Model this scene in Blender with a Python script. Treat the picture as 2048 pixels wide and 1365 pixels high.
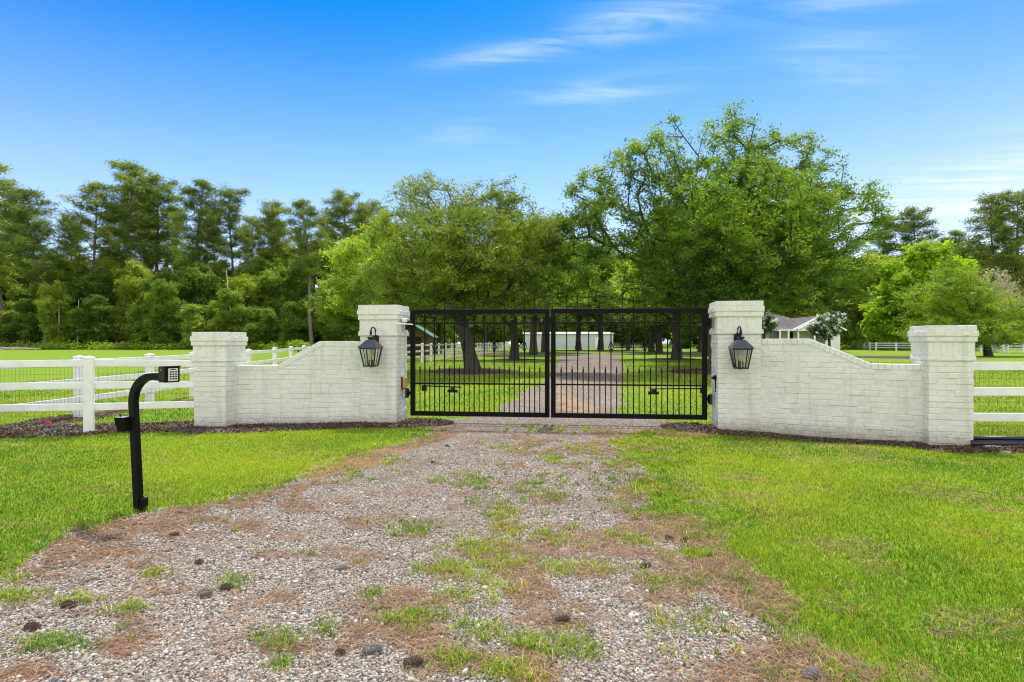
import bpy, math, random
import numpy as np
from mathutils import Vector, Matrix

random.seed(7); RS = np.random.RandomState(11)
for o in list(bpy.data.objects): bpy.data.objects.remove(o)
scene = bpy.context.scene
COL = scene.collection
R = math.radians
F = 1138.0            # focal length of the photograph in its pixels (2048 wide)
HC = 1.35             # camera height
HZ = 687.0            # horizon row

# ------------------------------------------------------------------ camera
cam = bpy.data.objects.new('camera', bpy.data.cameras.new('camera'))
COL.objects.link(cam); scene.camera = cam
cam.location = (0, 0, HC); cam.rotation_euler = (R(90), 0, 0)
cam.data.sensor_width = 36; cam.data.lens = 36 * F / 2048
cam.data.shift_y = (HZ - 682.5) / 2048
cam.data.clip_start = 0.05; cam.data.clip_end = 3000
scene.render.resolution_x = 1024; scene.render.resolution_y = 682

# ------------------------------------------------------------------ light
SUN_EL, SUN_AZ = 63.0, 10.0          # azimuth clockwise from +Y (the view direction)
world = bpy.data.worlds.new('World'); scene.world = world; world.use_nodes = True
wt = world.node_tree; wn = wt.nodes; wl = wt.links
for n in list(wn): wn.remove(n)
def WN(t, **k):
    n = wn.new(t)
    for a, b in k.items(): setattr(n, a, b)
    return n
def wmath(op, a, b=None, c=None):
    n = WN('ShaderNodeMath', operation=op)
    for i, v in enumerate((a, b, c)):
        if v is None: continue
        if isinstance(v, (int, float)): n.inputs[i].default_value = v
        else: wl.new(v, n.inputs[i])
    return n.outputs[0]
sky = WN('ShaderNodeTexSky', sky_type='NISHITA', sun_disc=False)
sky.sun_elevation = R(SUN_EL); sky.sun_rotation = R(SUN_AZ)
sky.air_density = 1.1; sky.dust_density = 0.4; sky.ozone_density = 3.0
hsv = WN('ShaderNodeHueSaturation'); hsv.inputs['Saturation'].default_value = 1.38
hsv.inputs['Hue'].default_value = 0.497; hsv.inputs['Value'].default_value = 1.0
wl.new(sky.outputs[0], hsv.inputs['Color'])
tc = WN('ShaderNodeTexCoord'); sep = WN('ShaderNodeSeparateXYZ'); wl.new(tc.outputs['Generated'], sep.inputs[0])
zz = wmath('MAXIMUM', sep.outputs['Z'], 0.02)
# flat cloud layer coordinates
cu = wmath('DIVIDE', sep.outputs['X'], zz); cv = wmath('DIVIDE', sep.outputs['Y'], zz)
comb = WN('ShaderNodeCombineXYZ'); wl.new(cu, comb.inputs[0]); wl.new(cv, comb.inputs[1])
rotm = WN('ShaderNodeMapping'); wl.new(comb.outputs[0], rotm.inputs[0])
rotm.inputs['Rotation'].default_value = (0, 0, R(-42)); rotm.inputs['Scale'].default_value = (0.30, 1.5, 1)
n1 = WN('ShaderNodeTexNoise'); n1.inputs['Scale'].default_value = 4.2; n1.inputs['Detail'].default_value = 9; n1.inputs['Roughness'].default_value = .62
n1.inputs['Distortion'].default_value = .7
wl.new(rotm.outputs[0], n1.inputs['Vector'])
def streak(p, q, w, amp):
    """soft streak between two directions given in cloud-layer coordinates"""
    dx, dy = q[0]-p[0], q[1]-p[1]; L = math.hypot(dx, dy); dx /= L; dy /= L
    mx, my = (p[0]+q[0])/2, (p[1]+q[1])/2
    a = wmath('ADD', wmath('MULTIPLY', wmath('SUBTRACT', cu, mx), dx), wmath('MULTIPLY', wmath('SUBTRACT', cv, my), dy))
    b = wmath('ADD', wmath('MULTIPLY', wmath('SUBTRACT', cu, mx), -dy), wmath('MULTIPLY', wmath('SUBTRACT', cv, my), dx))
    e = wmath('ADD', wmath('POWER', wmath('ABSOLUTE', wmath('DIVIDE', a, L/2)), 2.0), wmath('POWER', wmath('ABSOLUTE', wmath('DIVIDE', b, w)), 2.0))
    return wmath('MULTIPLY', wmath('POWER', 2.718, wmath('MULTIPLY', e, -1.3)), amp)
def cl(px, py):
    x = (px-1024)/F; z = (HZ-py)/F
    return (x/z, 1/z)
tot = None
for (a, b, w, amp) in [((860, 132), (1180, 78), .07, .9), ((1080, 95), (1480, -20), .13, .85), ((1440, 40), (1960, -30), .10, .6),
                       ((1040, 205), (1420, 150), .16, .6), ((1500, 95), (1800, 80), .15, .35), ((840, 275), (1000, 258), .2, .35), ((1560, 150), (1830, 140), .2, .35),
                       ((1700, 400), (2250, 375), 1.2, 1.3), ((1250, 470), (1700, 440), .8, .4)]:
    s_ = streak(cl(*a), cl(*b), w, amp)
    tot = s_ if tot is None else wmath('ADD', tot, s_)
ramp = WN('ShaderNodeValToRGB'); ramp.color_ramp.elements[0].position = .42; ramp.color_ramp.elements[1].position = .68
wl.new(n1.outputs[0], ramp.inputs[0])
cf = wmath('MULTIPLY', wmath('MINIMUM', tot, 1.0), wmath('ADD', wmath('MULTIPLY', ramp.outputs[0], .8), .12))
# bright haze low over the horizon
hz = wmath('POWER', wmath('SUBTRACT', 1.0, wmath('MINIMUM', wmath('MULTIPLY', zz, 1.9), 1.0)), 1.6)
cf2 = wmath('MINIMUM', wmath('ADD', wmath('MULTIPLY', cf, .60), wmath('MULTIPLY', hz, .82)), 1.0)
mixc = WN('ShaderNodeMixRGB'); wl.new(cf2, mixc.inputs[0])
# deepen the blue aloft
gam = WN('ShaderNodeMixRGB', blend_type='MULTIPLY'); gam.inputs[0].default_value = 1
wl.new(hsv.outputs[0], gam.inputs[1])
deep = WN('ShaderNodeValToRGB'); de = deep.color_ramp.elements
de[0].position = 0.0; de[0].color = (1.10, .97, 1.08, 1)
de[1].position = .58; de[1].color = (.0, .66, 1.22, 1)
em = de.new(.30); em.color = (.58, .86, 1.14, 1)
wl.new(wmath('ADD', zz, wmath('MULTIPLY', sep.outputs['X'], -.28)), deep.inputs[0]); wl.new(deep.outputs[0], gam.inputs[2])
wl.new(gam.outputs[0], mixc.inputs[1]); mixc.inputs[2].default_value = (6.1, 6.5, 8.0, 1)
# broken bright cloud added behind the camera, out of view, to fill wall fronts
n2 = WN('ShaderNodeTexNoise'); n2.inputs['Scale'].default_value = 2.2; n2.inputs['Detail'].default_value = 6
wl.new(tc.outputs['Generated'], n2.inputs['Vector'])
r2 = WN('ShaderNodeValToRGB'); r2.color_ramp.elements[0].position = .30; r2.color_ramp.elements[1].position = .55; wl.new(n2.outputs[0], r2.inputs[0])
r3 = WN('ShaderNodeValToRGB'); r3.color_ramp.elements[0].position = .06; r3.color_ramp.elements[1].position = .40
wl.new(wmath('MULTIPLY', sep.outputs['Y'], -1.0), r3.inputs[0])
r4 = WN('ShaderNodeValToRGB'); r4.color_ramp.elements[0].position = .70; r4.color_ramp.elements[1].position = .86  # more added cloud, out of view at both sides, to brighten pillar sides
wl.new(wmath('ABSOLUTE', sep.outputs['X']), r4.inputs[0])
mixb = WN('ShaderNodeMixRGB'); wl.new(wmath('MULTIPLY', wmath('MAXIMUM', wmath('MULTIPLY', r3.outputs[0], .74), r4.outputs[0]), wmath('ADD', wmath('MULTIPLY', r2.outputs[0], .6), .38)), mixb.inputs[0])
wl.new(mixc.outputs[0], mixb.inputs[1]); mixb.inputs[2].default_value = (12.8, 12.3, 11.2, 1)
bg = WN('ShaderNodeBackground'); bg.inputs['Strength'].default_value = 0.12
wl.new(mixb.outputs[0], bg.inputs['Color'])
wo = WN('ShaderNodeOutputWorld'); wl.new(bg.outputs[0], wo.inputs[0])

sl = bpy.data.lights.new('sun', 'SUN'); sl.energy = 4.0; sl.angle = R(5); sl.color = (1.0, .95, .86)
sun = bpy.data.objects.new('sun', sl); COL.objects.link(sun)
sd = Vector((math.sin(R(SUN_AZ))*math.cos(R(SUN_EL)), math.cos(R(SUN_AZ))*math.cos(R(SUN_EL)), math.sin(R(SUN_EL))))
sun.rotation_euler = sd.to_track_quat('Z', 'Y').to_euler(); sun.location = (0, 0, 30)
scene.view_settings.view_transform = 'Standard'; scene.view_settings.look = 'None'
scene.view_settings.exposure = 0.62; scene.view_settings.gamma = 1.0
scene.render.engine = 'CYCLES'
scene.cycles.filter_width = 1.1; scene.cycles.max_bounces = 8; scene.cycles.transparent_max_bounces = 12

# ------------------------------------------------------------------ helpers
def link(o, parent=None):
    COL.objects.link(o)
    if parent is not None: o.parent = parent
    return o
def tag(o, label=None, cat=None, group=None, kind=None):
    if label: o['label'] = label
    if cat: o['category'] = cat
    if group: o['group'] = group
    if kind: o['kind'] = kind
    return o
def wloc(p):
    v = Vector((0, 0, 0))
    while p is not None: v += p.location; p = p.parent
    return v
def thing(name, label, cat, loc=(0, 0, 0), group=None):
    o = bpy.data.objects.new(name, None); o.empty_display_size = .2
    o.location = loc; link(o); return tag(o, label, cat, group)
def dup(root, loc, rotz=0, scale=1.0, label=None, group=None):
    def cp(o, par):
        c = o.copy(); link(c, par)
        for ch in list(o.children): cp(ch, c)
        return c
    r = cp(root, None); r.location = loc; r.rotation_euler = (0, 0, rotz)
    r.scale = (scale,)*3 if isinstance(scale, (int, float)) else scale
    if label: r['label'] = label
    if group: r['group'] = group
    return r

class MB:
    def __init__(s): s.v = []; s.f = []; s.m = Matrix.Identity(4)
    def add(s, vs, fs):
        b = len(s.v)
        for p in vs: s.v.append(tuple(s.m @ Vector(p)))
        for f in fs: s.f.append(tuple(i+b for i in f))
    def box(s, c, d, rot=None):
        h = [x/2 for x in d]
        vs = [Vector((sx*h[0], sy*h[1], sz*h[2])) for sz in (-1, 1) for sy in (-1, 1) for sx in (-1, 1)]
        if rot: vs = [rot @ v for v in vs]
        vs = [v+Vector(c) for v in vs]
        s.add(vs, [(0, 2, 3, 1), (4, 5, 7, 6), (0, 1, 5, 4), (2, 6, 7, 3), (0, 4, 6, 2), (1, 3, 7, 5)])
    def cbox(s, c, d, ch=.004, rot=None):
        """chamfered box"""
        h = [x/2 for x in d]; ch = min(ch, min(h)*.8)
        vs = []; idx = {}
        for sx in (-1, 1):
            for sy in (-1, 1):
                for sz in (-1, 1):
                    for ax in range(3):
                        p = [sx*(h[0]-ch), sy*(h[1]-ch), sz*(h[2]-ch)]
                        p[ax] = (sx, sy, sz)[ax]*h[ax]
                        idx[(sx, sy, sz, ax)] = len(vs); vs.append(Vector(p))
        fs = []
        for ax in range(3):
            a, b = [(1, 2), (2, 0), (0, 1)][ax]
            for sg in (-1, 1):
                q = []
                for (i, j) in ((-1, -1), (1, -1), (1, 1), (-1, 1)):
                    t = [0, 0, 0]; t[ax] = sg; t[a] = i; t[b] = j; q.append(idx[(t[0], t[1], t[2], ax)])
                fs.append(tuple(q if sg > 0 else q[::-1]))
        for ax in range(3):
            a, b = [(1, 2), (2, 0), (0, 1)][ax]
            for i in (-1, 1):
                for j in (-1, 1):
                    t0 = [0, 0, 0]; t0[a] = i; t0[b] = j; t1 = list(t0); t0[ax] = -1; t1[ax] = 1
                    q = (idx[(*t0, a)], idx[(*t1, a)], idx[(*t1, b)], idx[(*t0, b)])
                    fs.append(q if i*j < 0 else q[::-1])
        for sx in (-1, 1):
            for sy in (-1, 1):
                for sz in (-1, 1):
                    q = (idx[(sx, sy, sz, 0)], idx[(sx, sy, sz, 1)], idx[(sx, sy, sz, 2)])
                    fs.append(q if sx*sy*sz > 0 else q[::-1])
        if rot: vs = [rot @ v for v in vs]
        s.add([v+Vector(c) for v in vs], fs)
    def tube(s, path, r, n=8, cap=True, square=False, up=None):
        path = [Vector(p) for p in path]
        rs = r if isinstance(r, (list, tuple)) else [r]*len(path)
        u = None; b0 = len(s.v); rings = []
        vs = []
        for i, p in enumerate(path):
            t = (path[min(i+1, len(path)-1)] - path[max(i-1, 0)])
            if t.length < 1e-9: t = Vector((0, 0, 1))
            t.normalize()
            if u is None:
                u = Vector(up) if up else (Vector((1, 0, 0)) if abs(t.x) < .9 else Vector((0, 1, 0)))
            u = (u - t*u.dot(t)); u.normalize(); w = t.cross(u)
            off = math.pi/4 if square else 0
            for k in range(n):
                a = off+2*math.pi*k/n
                vs.append(p+(u*math.cos(a)+w*math.sin(a))*rs[i]*(math.sqrt(2) if square else 1))
        fs = []
        for i in range(len(path)-1):
            for k in range(n):
                fs.append((i*n+k, i*n+(k+1) % n, (i+1)*n+(k+1) % n, (i+1)*n+k))
        if cap:
            fs.append(tuple(range(n))[::-1]); m = (len(path)-1)*n; fs.append(tuple(m+k for k in range(n)))
        s.add(vs, fs)
    def lathe(s, prof, c=(0, 0, 0), n=12, sx=1, sy=1, ang0=0):
        vs = []; fs = []
        for (r, z) in prof:
            for k in range(n):
                a = ang0+2*math.pi*k/n; vs.append((c[0]+r*sx*math.cos(a), c[1]+r*sy*math.sin(a), c[2]+z))
        for i in range(len(prof)-1):
            for k in range(n): fs.append((i*n+k, i*n+(k+1) % n, (i+1)*n+(k+1) % n, (i+1)*n+k))
        fs.append(tuple(range(n))[::-1]); m = (len(prof)-1)*n; fs.append(tuple(m+k for k in range(n)))
        s.add(vs, fs)
    def prism(s, poly, d0, d1, fn):
        """poly (a,b) pairs extruded between d0 and d1; fn(a,b,d)->xyz"""
        n = len(poly); vs = [fn(a, b, d0) for a, b in poly]+[fn(a, b, d1) for a, b in poly]
        fs = [tuple(range(n)), tuple(range(2*n-1, n-1, -1))]+[(i, n+i, n+(i+1) % n, (i+1) % n) for i in range(n)]
        s.add(vs, fs)
    def build(s, name, mat, parent=None, smooth=False):
        me = bpy.data.meshes.new(name)
        o = wloc(parent) if parent is not None else Vector((0, 0, 0))
        me.from_pydata([(v[0]-o.x, v[1]-o.y, v[2]-o.z) for v in s.v], [], s.f)
        me.materials.append(mat)
        if smooth: me.polygons.foreach_set('use_smooth', [True]*len(me.polygons))
        me.update()
        return link(bpy.data.objects.new(name, me), parent)

def npmesh(name, V, Fc, mat, parent=None, col=None, smooth=False, attr='col'):
    me = bpy.data.meshes.new(name); k = Fc.shape[1]
    if parent is not None:
        o = wloc(parent); V = V-np.array([o.x, o.y, o.z])
    me.vertices.add(len(V)); me.vertices.foreach_set('co', V.astype(np.float32).ravel())
    me.loops.add(Fc.size); me.loops.foreach_set('vertex_index', Fc.astype(np.int32).ravel())
    me.polygons.add(len(Fc)); me.polygons.foreach_set('loop_start', np.arange(0, Fc.size, k, dtype=np.int32))
    me.polygons.foreach_set('loop_total', np.full(len(Fc), k, dtype=np.int32))
    if smooth: me.polygons.foreach_set('use_smooth', np.ones(len(Fc), dtype=bool))
    me.update(calc_edges=True)
    if col is not None:
        a = me.color_attributes.new(attr, 'FLOAT_COLOR', 'POINT')
        if col.shape[1] == 3: col = np.concatenate([col, np.ones((len(col), 1))], 1)
        a.data.foreach_set('color', col.astype(np.float32).ravel())
    me.materials.append(mat)
    return link(bpy.data.objects.new(name, me), parent)

# value noise in numpy
def _h(i, j, s):
    n = (i*374761393+j*668265263+s*974711) & 0x7fffffff
    n = ((n ^ (n >> 13))*1274126177) & 0x7fffffff
    return ((n ^ (n >> 16)) & 0xffff)/65535.0
def vn(x, y, s=0):
    xi = np.floor(x).astype(np.int64); yi = np.floor(y).astype(np.int64); fx = x-xi; fy = y-yi
    fx = fx*fx*(3-2*fx); fy = fy*fy*(3-2*fy)
    return (_h(xi, yi, s)*(1-fx)+_h(xi+1, yi, s)*fx)*(1-fy)+(_h(xi, yi+1, s)*(1-fx)+_h(xi+1, yi+1, s)*fx)*fy
def fbm(x, y, s=0, o=4):
    t = 0; a = .5; n = 0
    for k in range(o):
        t = t+a*vn(x*2**k, y*2**k, s+k*17); n += a; a *= .5
    return t/n
def sstep(a, b, x): 
    t = np.clip((x-a)/(b-a), 0, 1); return t*t*(3-2*t)

# ------------------------------------------------------------------ ground shape and layout
TREE_MOUNDS = []
def gh(x, y):
    x = np.asarray(x, float); y = np.asarray(y, float)
    z = .22*sstep(11, 34, y)+.12*sstep(34, 110, y)
    z = z-.07*np.exp(-((x-4.4)/1.3)**2-((y-8.4)/.8)**2)-.03*np.exp(-((x-5.6)/.8)**2-((y-7.4)/.6)**2)
    z = z+.05*np.exp(-((x-6.6)/.9)**2-((y-8.1)/.35)**2)
    z = z+.05*np.exp(-((x+6.6)/1.2)**2-((y-8.6)/.35)**2)
    z = z+.02*(fbm(x*.7, y*.7, 5)-.5)*sstep(0, 2, y)
    for (mx, my, r, h) in TREE_MOUNDS:
        z = z+h*np.exp(-((x-mx)/r)**2-((y-my)/r)**2)
    return z
def G(px, py):
    """point of the ground seen at a photo pixel"""
    z = 0.
    for _ in range(30):
        Y = (HC-z)*F/(py-HZ); X = (px-1024)/F*Y
        z = .5*z+.5*float(gh(X, Y))
    return Vector((X, Y, float(gh(X, Y))))
def S(px, py, Y): return Vector(((px-1024)/F*Y, Y, HC-(py-HZ)/F*Y))
def gz(x, y): return float(gh(x, y))

tree_px = {'a': (946, 741), 'b': (1028, 719), 'c': (1067, 709.5), 'd': (1090, 705), 'e': (1353, 718), 'f': (1318, 707), 'g': (1303, 704),
           'h': (1157, 701), 'i': (1201, 701), 'j': (1256, 700), 'k': (1436, 742), 'l': (1400, 705)}
TP = {k: G(*v) for k, v in tree_px.items()}
for k, v in TP.items(): TREE_MOUNDS.append((v.x, v.y, 1.2, .07))
TP = {k: G(*v) for k, v in tree_px.items()}

def edge(pts):
    w = [G(*p) for p in pts]; w.sort(key=lambda p: p.y)
    return np.array([p.y for p in w]), np.array([p.x for p in w])
LE = edge([(0, 1160), (60, 1110), (180, 1052), (300, 1022), (420, 1008), (540, 980), (620, 948), (700, 918), (800, 888), (872, 862)])
LE = (np.concatenate([[-30], LE[0], [9.3, 9.9, 10.4]]), np.concatenate([[-3.1], LE[1], [-1.45, -1.6, -.6]]))
b_ = edge([(985, 824), (1022, 803), (1056, 785), (1097, 756), (1110, 732), (1122, 716), (1133, 707)])
LE = (np.concatenate([LE[0], b_[0], [60]]), np.concatenate([LE[1], b_[1], [b_[1][-1]+2]]))
RE = edge([(1580, 1365), (1560, 1300), (1500, 1240), (1440, 1200), (1390, 1150), (1360, 1100), (1320, 1050), (1278, 1000), (1262, 950), (1246, 900), (1252, 868)])
RE = (np.concatenate([[-30], RE[0], [9.0, 9.6, 10.2]]), np.concatenate([[1.15], RE[1], [2.6, 2.9, 2.3]]))
b_ = edge([(1247, 826), (1240, 777), (1247, 740), (1240, 718), (1240, 708)])
RE = (np.concatenate([RE[0], b_[0], [60]]), np.concatenate([RE[1], b_[1], [b_[1][-1]+3]]))
def drive_in(x, y):
    """metres inside the drive (negative outside)"""
    l = np.interp(y, *LE); r = np.interp(y, *RE)
    d = np.minimum(x-l, r-x)
    far = np.where(y > 58, -1., 1.)
    d = np.where(y > 58, -np.abs(y-58)-.5, d)
    # turning loop behind
    d2 = 3.2-np.abs(np.hypot((x-9.0)/1.9, (y-69))-11)
    return np.maximum(d, np.where(y > 50, d2, -9))
_EC = {}
def ell(x, y, px, py, rx, ry):
    """soft patch round a ground point, radii in photo pixels there"""
    if (px, py, ry) not in _EC: _EC[(px, py, ry)] = (G(px, py), G(px, py+ry))
    c, c2 = _EC[(px, py, ry)]; sx = c.y/F*rx; sy = abs(c.y-c2.y)
    return np.exp(-(((x-c.x)/sx)**2+((y-c.y)/sy)**2)*1.4)
WALL_PTS = [(-12, 8.5), (-8.0, 8.45), (-5.1, 9.1), (-4.4, 8.95), (-2.6, 9.5), (-1.9, 9.45), (-1.5, 9.6)]
WALL_PTR = [(2.85, 9.1), (3.3, 8.9), (3.9, 8.85), (5.6, 7.8), (5.7, 7.5), (6.4, 7.4), (12, 7.1)]
TUFTS = [(1010, 1015, 46, 22, 1.0), (940, 962, 34, 14, .9), (1108, 920, 26, 9, .95), (1140, 896, 22, 8, .7), (1015, 899, 24, 8, .85), (885, 968, 20, 9, .5), (1075, 858, 50, 6, .7),
         (960, 1090, 70, 20, .6), (1035, 1060, 60, 14, .55), (1000, 1120, 60, 30, .75), (930, 1140, 60, 20, .6), (980, 1175, 50, 22, .5), (800, 1062, 42, 14, .6), (780, 925, 30, 10, .55), (720, 955, 30, 10, .5),
         (1125, 1080, 45, 12, .55), (1120, 1142, 24, 12, .8), (1210, 1138, 38, 10, .6), (1140, 1290, 50, 18, .7), (905, 1320, 26, 12, .9), (1050, 1290, 45, 14, .5), (545, 1285, 32, 14, .7), (840, 1235, 60, 14, .5), (800, 1240, 40, 10, .4), (955, 1262, 36, 12, .55),
         (1270, 1075, 40, 12, .5), (1100, 960, 80, 20, .45), (1060, 990, 50, 16, .5), (1130, 1000, 30, 14, .5), (870, 1140, 34, 10, .5), (465, 1165, 24, 9, .6), (310, 1150, 14, 7, .5), (160, 1205, 30, 10, .4),
         (265, 1215, 24, 7, .5), (100, 1290, 60, 10, .5), (35, 1195, 40, 14, .6), (680, 940, 30, 12, .3), (640, 1260, 26, 10, .4), (1330, 1250, 22, 14, .55), (1420, 1250, 26, 20, .5), (1310, 1160, 26, 8, .4),
         (1040, 1350, 34, 12, .7), (1000, 1345, 30, 9, .5), (560, 1330, 18, 8, .4), (1230, 955, 30, 8, .2), (1180, 860, 30, 4, .4), (905, 1190, 40, 12, .4), (740, 1195, 30, 8, .35), (850, 1060, 40, 10, .35)]
NEED = [(300, 1045, 120, 22, 1.0), (180, 1060, 60, 20, .8), (400, 1040, 100, 14, .8), (220, 1100, 110, 12, .7), (120, 1150, 80, 16, .7), (500, 1045, 70, 12, .5), (620, 1010, 110, 14, .5), (760, 1040, 120, 12, .35),
        (150, 1230, 160, 26, .7), (280, 1290, 160, 28, .7), (60, 1340, 120, 30, .8), (420, 1110, 100, 14, .35), (560, 1200, 160, 14, .45), (650, 1290, 190, 24, .6), (800, 1260, 150, 34, .8),
        (870, 1200, 140, 30, .8), (980, 1120, 120, 60, .8), (1010, 1060, 110, 26, .6), (1180, 1150, 160, 14, .8), (1300, 1105, 130, 9, .8), (1060, 1180, 100, 24, .8), (920, 1320, 190, 40, .75), (1100, 1240, 60, 14, .5),
        (1140, 1340, 70, 18, .5), (1280, 1160, 90, 14, .7), (700, 1130, 130, 12, .3), (850, 1130, 60, 14, .4), (1400, 1330, 70, 30, .6), (1310, 1270, 60, 16, .3), (1390, 1050, 60, 12, .5), (1280, 965, 90, 8, .3),
        (560, 1090, 90, 10, .35), (350, 1200, 120, 12, .3), (1340, 1180, 60, 12, .5), (820, 900, 30, 10, .5), (700, 905, 60, 10, .4), (1290, 1010, 40, 12, .5), (780, 1150, 60, 12, .4)]
def polydist(x, y, pts):
    d = np.full(np.shape(x), 1e9)
    for (a, b) in zip(pts[:-1], pts[1:]):
        ax, ay = a; bx, by = b; L2 = (bx-ax)**2+(by-ay)**2
        t = np.clip(((x-ax)*(bx-ax)+(y-ay)*(by-ay))/L2, 0, 1)
        d = np.minimum(d, np.hypot(x-ax-t*(bx-ax), y-ay-t*(by-ay)))
    return d
def masks(x, y):
    """grass, needles, mulch, dead grass in 0..1; the rest is gravel"""
    x = np.asarray(x, float); y = np.asarray(y, float)
    j = (fbm(x*2.2, y*2.2, 3)-.5)*.55+(fbm(x*9, y*9, 31)-.5)*.22
    di = drive_in(x, y)+j*np.where(x < 0, .7, 1.1)*np.where(y > 11, 1.3, 1)
    bare = .3*sstep(.58, .70, fbm(x*1.8, y*2.6, 88))*(y < 9)*np.where(x > 0, 1, .45)*(di < 0)
    grass = sstep(.03, -.10, di)*(1-bare)
    # lawn thins towards the drive on the right
    thin = np.where((x > 0) & (y < 9), sstep(-1.3, .05, di)*sstep(.45, .62, fbm(x*3, y*3, 77)), 0)
    near = (y < 9.6) & (y > 1.0) & (np.abs(x) < 9)
    ndl = np.zeros_like(x); tuft = np.zeros_like(x)
    xs, ys = x[near], y[near]
    a = np.zeros_like(xs); b = np.zeros_like(xs)
    for (px, py, rx, ry, w) in NEED: a = np.maximum(a, w*ell(xs, ys, px, py, rx*1.2, ry*1.2))
    for (px, py, rx, ry, w) in TUFTS: b = np.maximum(b, w*ell(xs, ys, px, py, rx, ry))
    ndl[near] = a; tuft[near] = b
    nz = fbm(x*4.5+y*1.5, y*5.5, 9, 5); nz2 = fbm(x*7, y*7, 19, 4)
    inside = sstep(-.05, .12, di)
    edgeb = np.where(x < 0, sstep(.75, .15, di), sstep(.30, .05, di))*inside*(y < 9.2)
    needles = np.clip((np.maximum(ndl*1.05, edgeb*.85)+(nz-.5)*1.9-.22), 0, 1)
    needles = np.maximum(needles, .35*sstep(.52, .66, nz)*(y < 9))*(di > -.25)
    needles = sstep(.12, .6, needles)
    tg = sstep(.45, 1.05, tuft+(nz2-.5)*1.8)*(di > 0)*.6
    # beds along the walls
    wd = np.minimum(polydist(x, y, WALL_PTS), polydist(x, y, WALL_PTR))+j*.35
    wf = np.where(x < 0, .52, .46)+np.where(x < -4.6, .12, 0)
    mul = sstep(wf, wf-.1, wd)*(y < 11)
    for k, v in TP.items():
        rr = {'a': 2.2, 'k': 2.4, 'e': 2.2, 'h': 4.0, 'i': 4.0, 'j': 3.5}.get(k, 1.8)
        mul = np.maximum(mul, sstep(rr, rr-.35, np.hypot((x-v.x), (y-v.y))+j))
    # bare plot by the right paddock, strip under the left fence
    mul = np.maximum(mul, .9*sstep(1.2, .2, np.hypot((x-31)/7.0, (y-45)/9.0)+j*.4))
    mul = np.maximum(mul, .8*sstep(.55, .2, polydist(x, y, [(-7.8, 9.0), (-7.9, 12), (-7.2, 14.5), (-5.5, 13.8)])+j))
    mul = np.maximum(mul, .6*sstep(.6, .2, polydist(x, y, [(-7, 27), (-5.2, 33), (2.2, 100)])+j))
    mul = np.maximum(mul, .45*sstep(.5, .72, fbm(x*.35, y*.35, 63))*(y > 30)*(y < 75)*(np.abs(x) < 30))
    dead = np.zeros_like(x); d0 = np.zeros_like(xs)
    for (px, py, rx, ry, w) in [(700, 930, 90, 14, 1.0), (640, 950, 60, 14, .9), (780, 905, 60, 8, .8), (1350, 870, 120, 9, .8), (1290, 862, 60, 7, .7), (1700, 895, 150, 7, .5), (1500, 885, 100, 5, .6), (30, 890, 60, 7, .6), (560, 880, 200, 5, .3)]:
        d0 = np.maximum(d0, w*ell(xs, ys, px, py, rx, ry))
    dead[near] = sstep(.3, .75, d0+(nz2[near]-.5)*.8)
    dead = np.maximum(dead, sstep(.35, .8, (y > 10)*(y < 32)*np.exp(-((x-1.35)/.55)**2)*(.4+nz)*sstep(10, 11, y)*sstep(25, 15, y))*.9*sstep(.42, .58, fbm(x*6, y*3, 97)))
    grass = np.clip(np.maximum(grass*(1-.85*thin), tg), 0, 1)*(1-mul)
    grass = grass*(1-.75*dead)
    needles = np.maximum(needles, np.maximum(thin*.8, sstep(.02, .2, bare)))
    far_n = .5*sstep(.5, .65, fbm(x*.8, y*.5, 44))*(y > 11)*(di > 0)
    needles = np.maximum(needles, far_n)
    return grass, needles, mul, dead, di

# ------------------------------------------------------------------ materials
def newmat(name):
    m = bpy.data.materials.new(name); m.use_nodes = True
    nt = m.node_tree; bs = nt.nodes['Principled BSDF']
    return m, nt, bs
def N(nt, t, **k):
    n = nt.nodes.new(t)
    for a, b in k.items(): setattr(n, a, b)
    return n
def noise(nt, scale, detail=4, rough=.6, vec=None, dist=0):
    n = N(nt, 'ShaderNodeTexNoise'); n.inputs['Scale'].default_value = scale; n.inputs['Detail'].default_value = detail
    n.inputs['Roughness'].default_value = rough; n.inputs['Distortion'].default_value = dist
    if vec: nt.links.new(vec, n.inputs['Vector'])
    return n
def ramp_(nt, src, stops):
    r = N(nt, 'ShaderNodeValToRGB'); e = r.color_ramp.elements
    while len(e) < len(stops): e.new(.5)
    for i, (p, c) in enumerate(stops): e[i].position = p; e[i].color = (*c, 1) if len(c) == 3 else c
    nt.links.new(src, r.inputs[0]); return r.outputs[0]
def mix_(nt, f, a, b, bt='MIX'):
    m = N(nt, 'ShaderNodeMixRGB', blend_type=bt)
    for i, v in enumerate((f, a, b)):
        if isinstance(v, (int, float)): m.inputs[i].default_value = v
        elif isinstance(v, tuple): m.inputs[i].default_value = (*v, 1)
        else: nt.links.new(v, m.inputs[i])
    return m.outputs[0]
def bump_(nt, bs, h, strength=.5, dist=.01, prev=None):
    b = N(nt, 'ShaderNodeBump'); b.inputs['Strength'].default_value = strength; b.inputs['Distance'].default_value = dist
    nt.links.new(h, b.inputs['Height'])
    if prev: nt.links.new(prev, b.inputs['Normal'])
    nt.links.new(b.outputs[0], bs.inputs['Normal']); return b.outputs[0]
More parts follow.
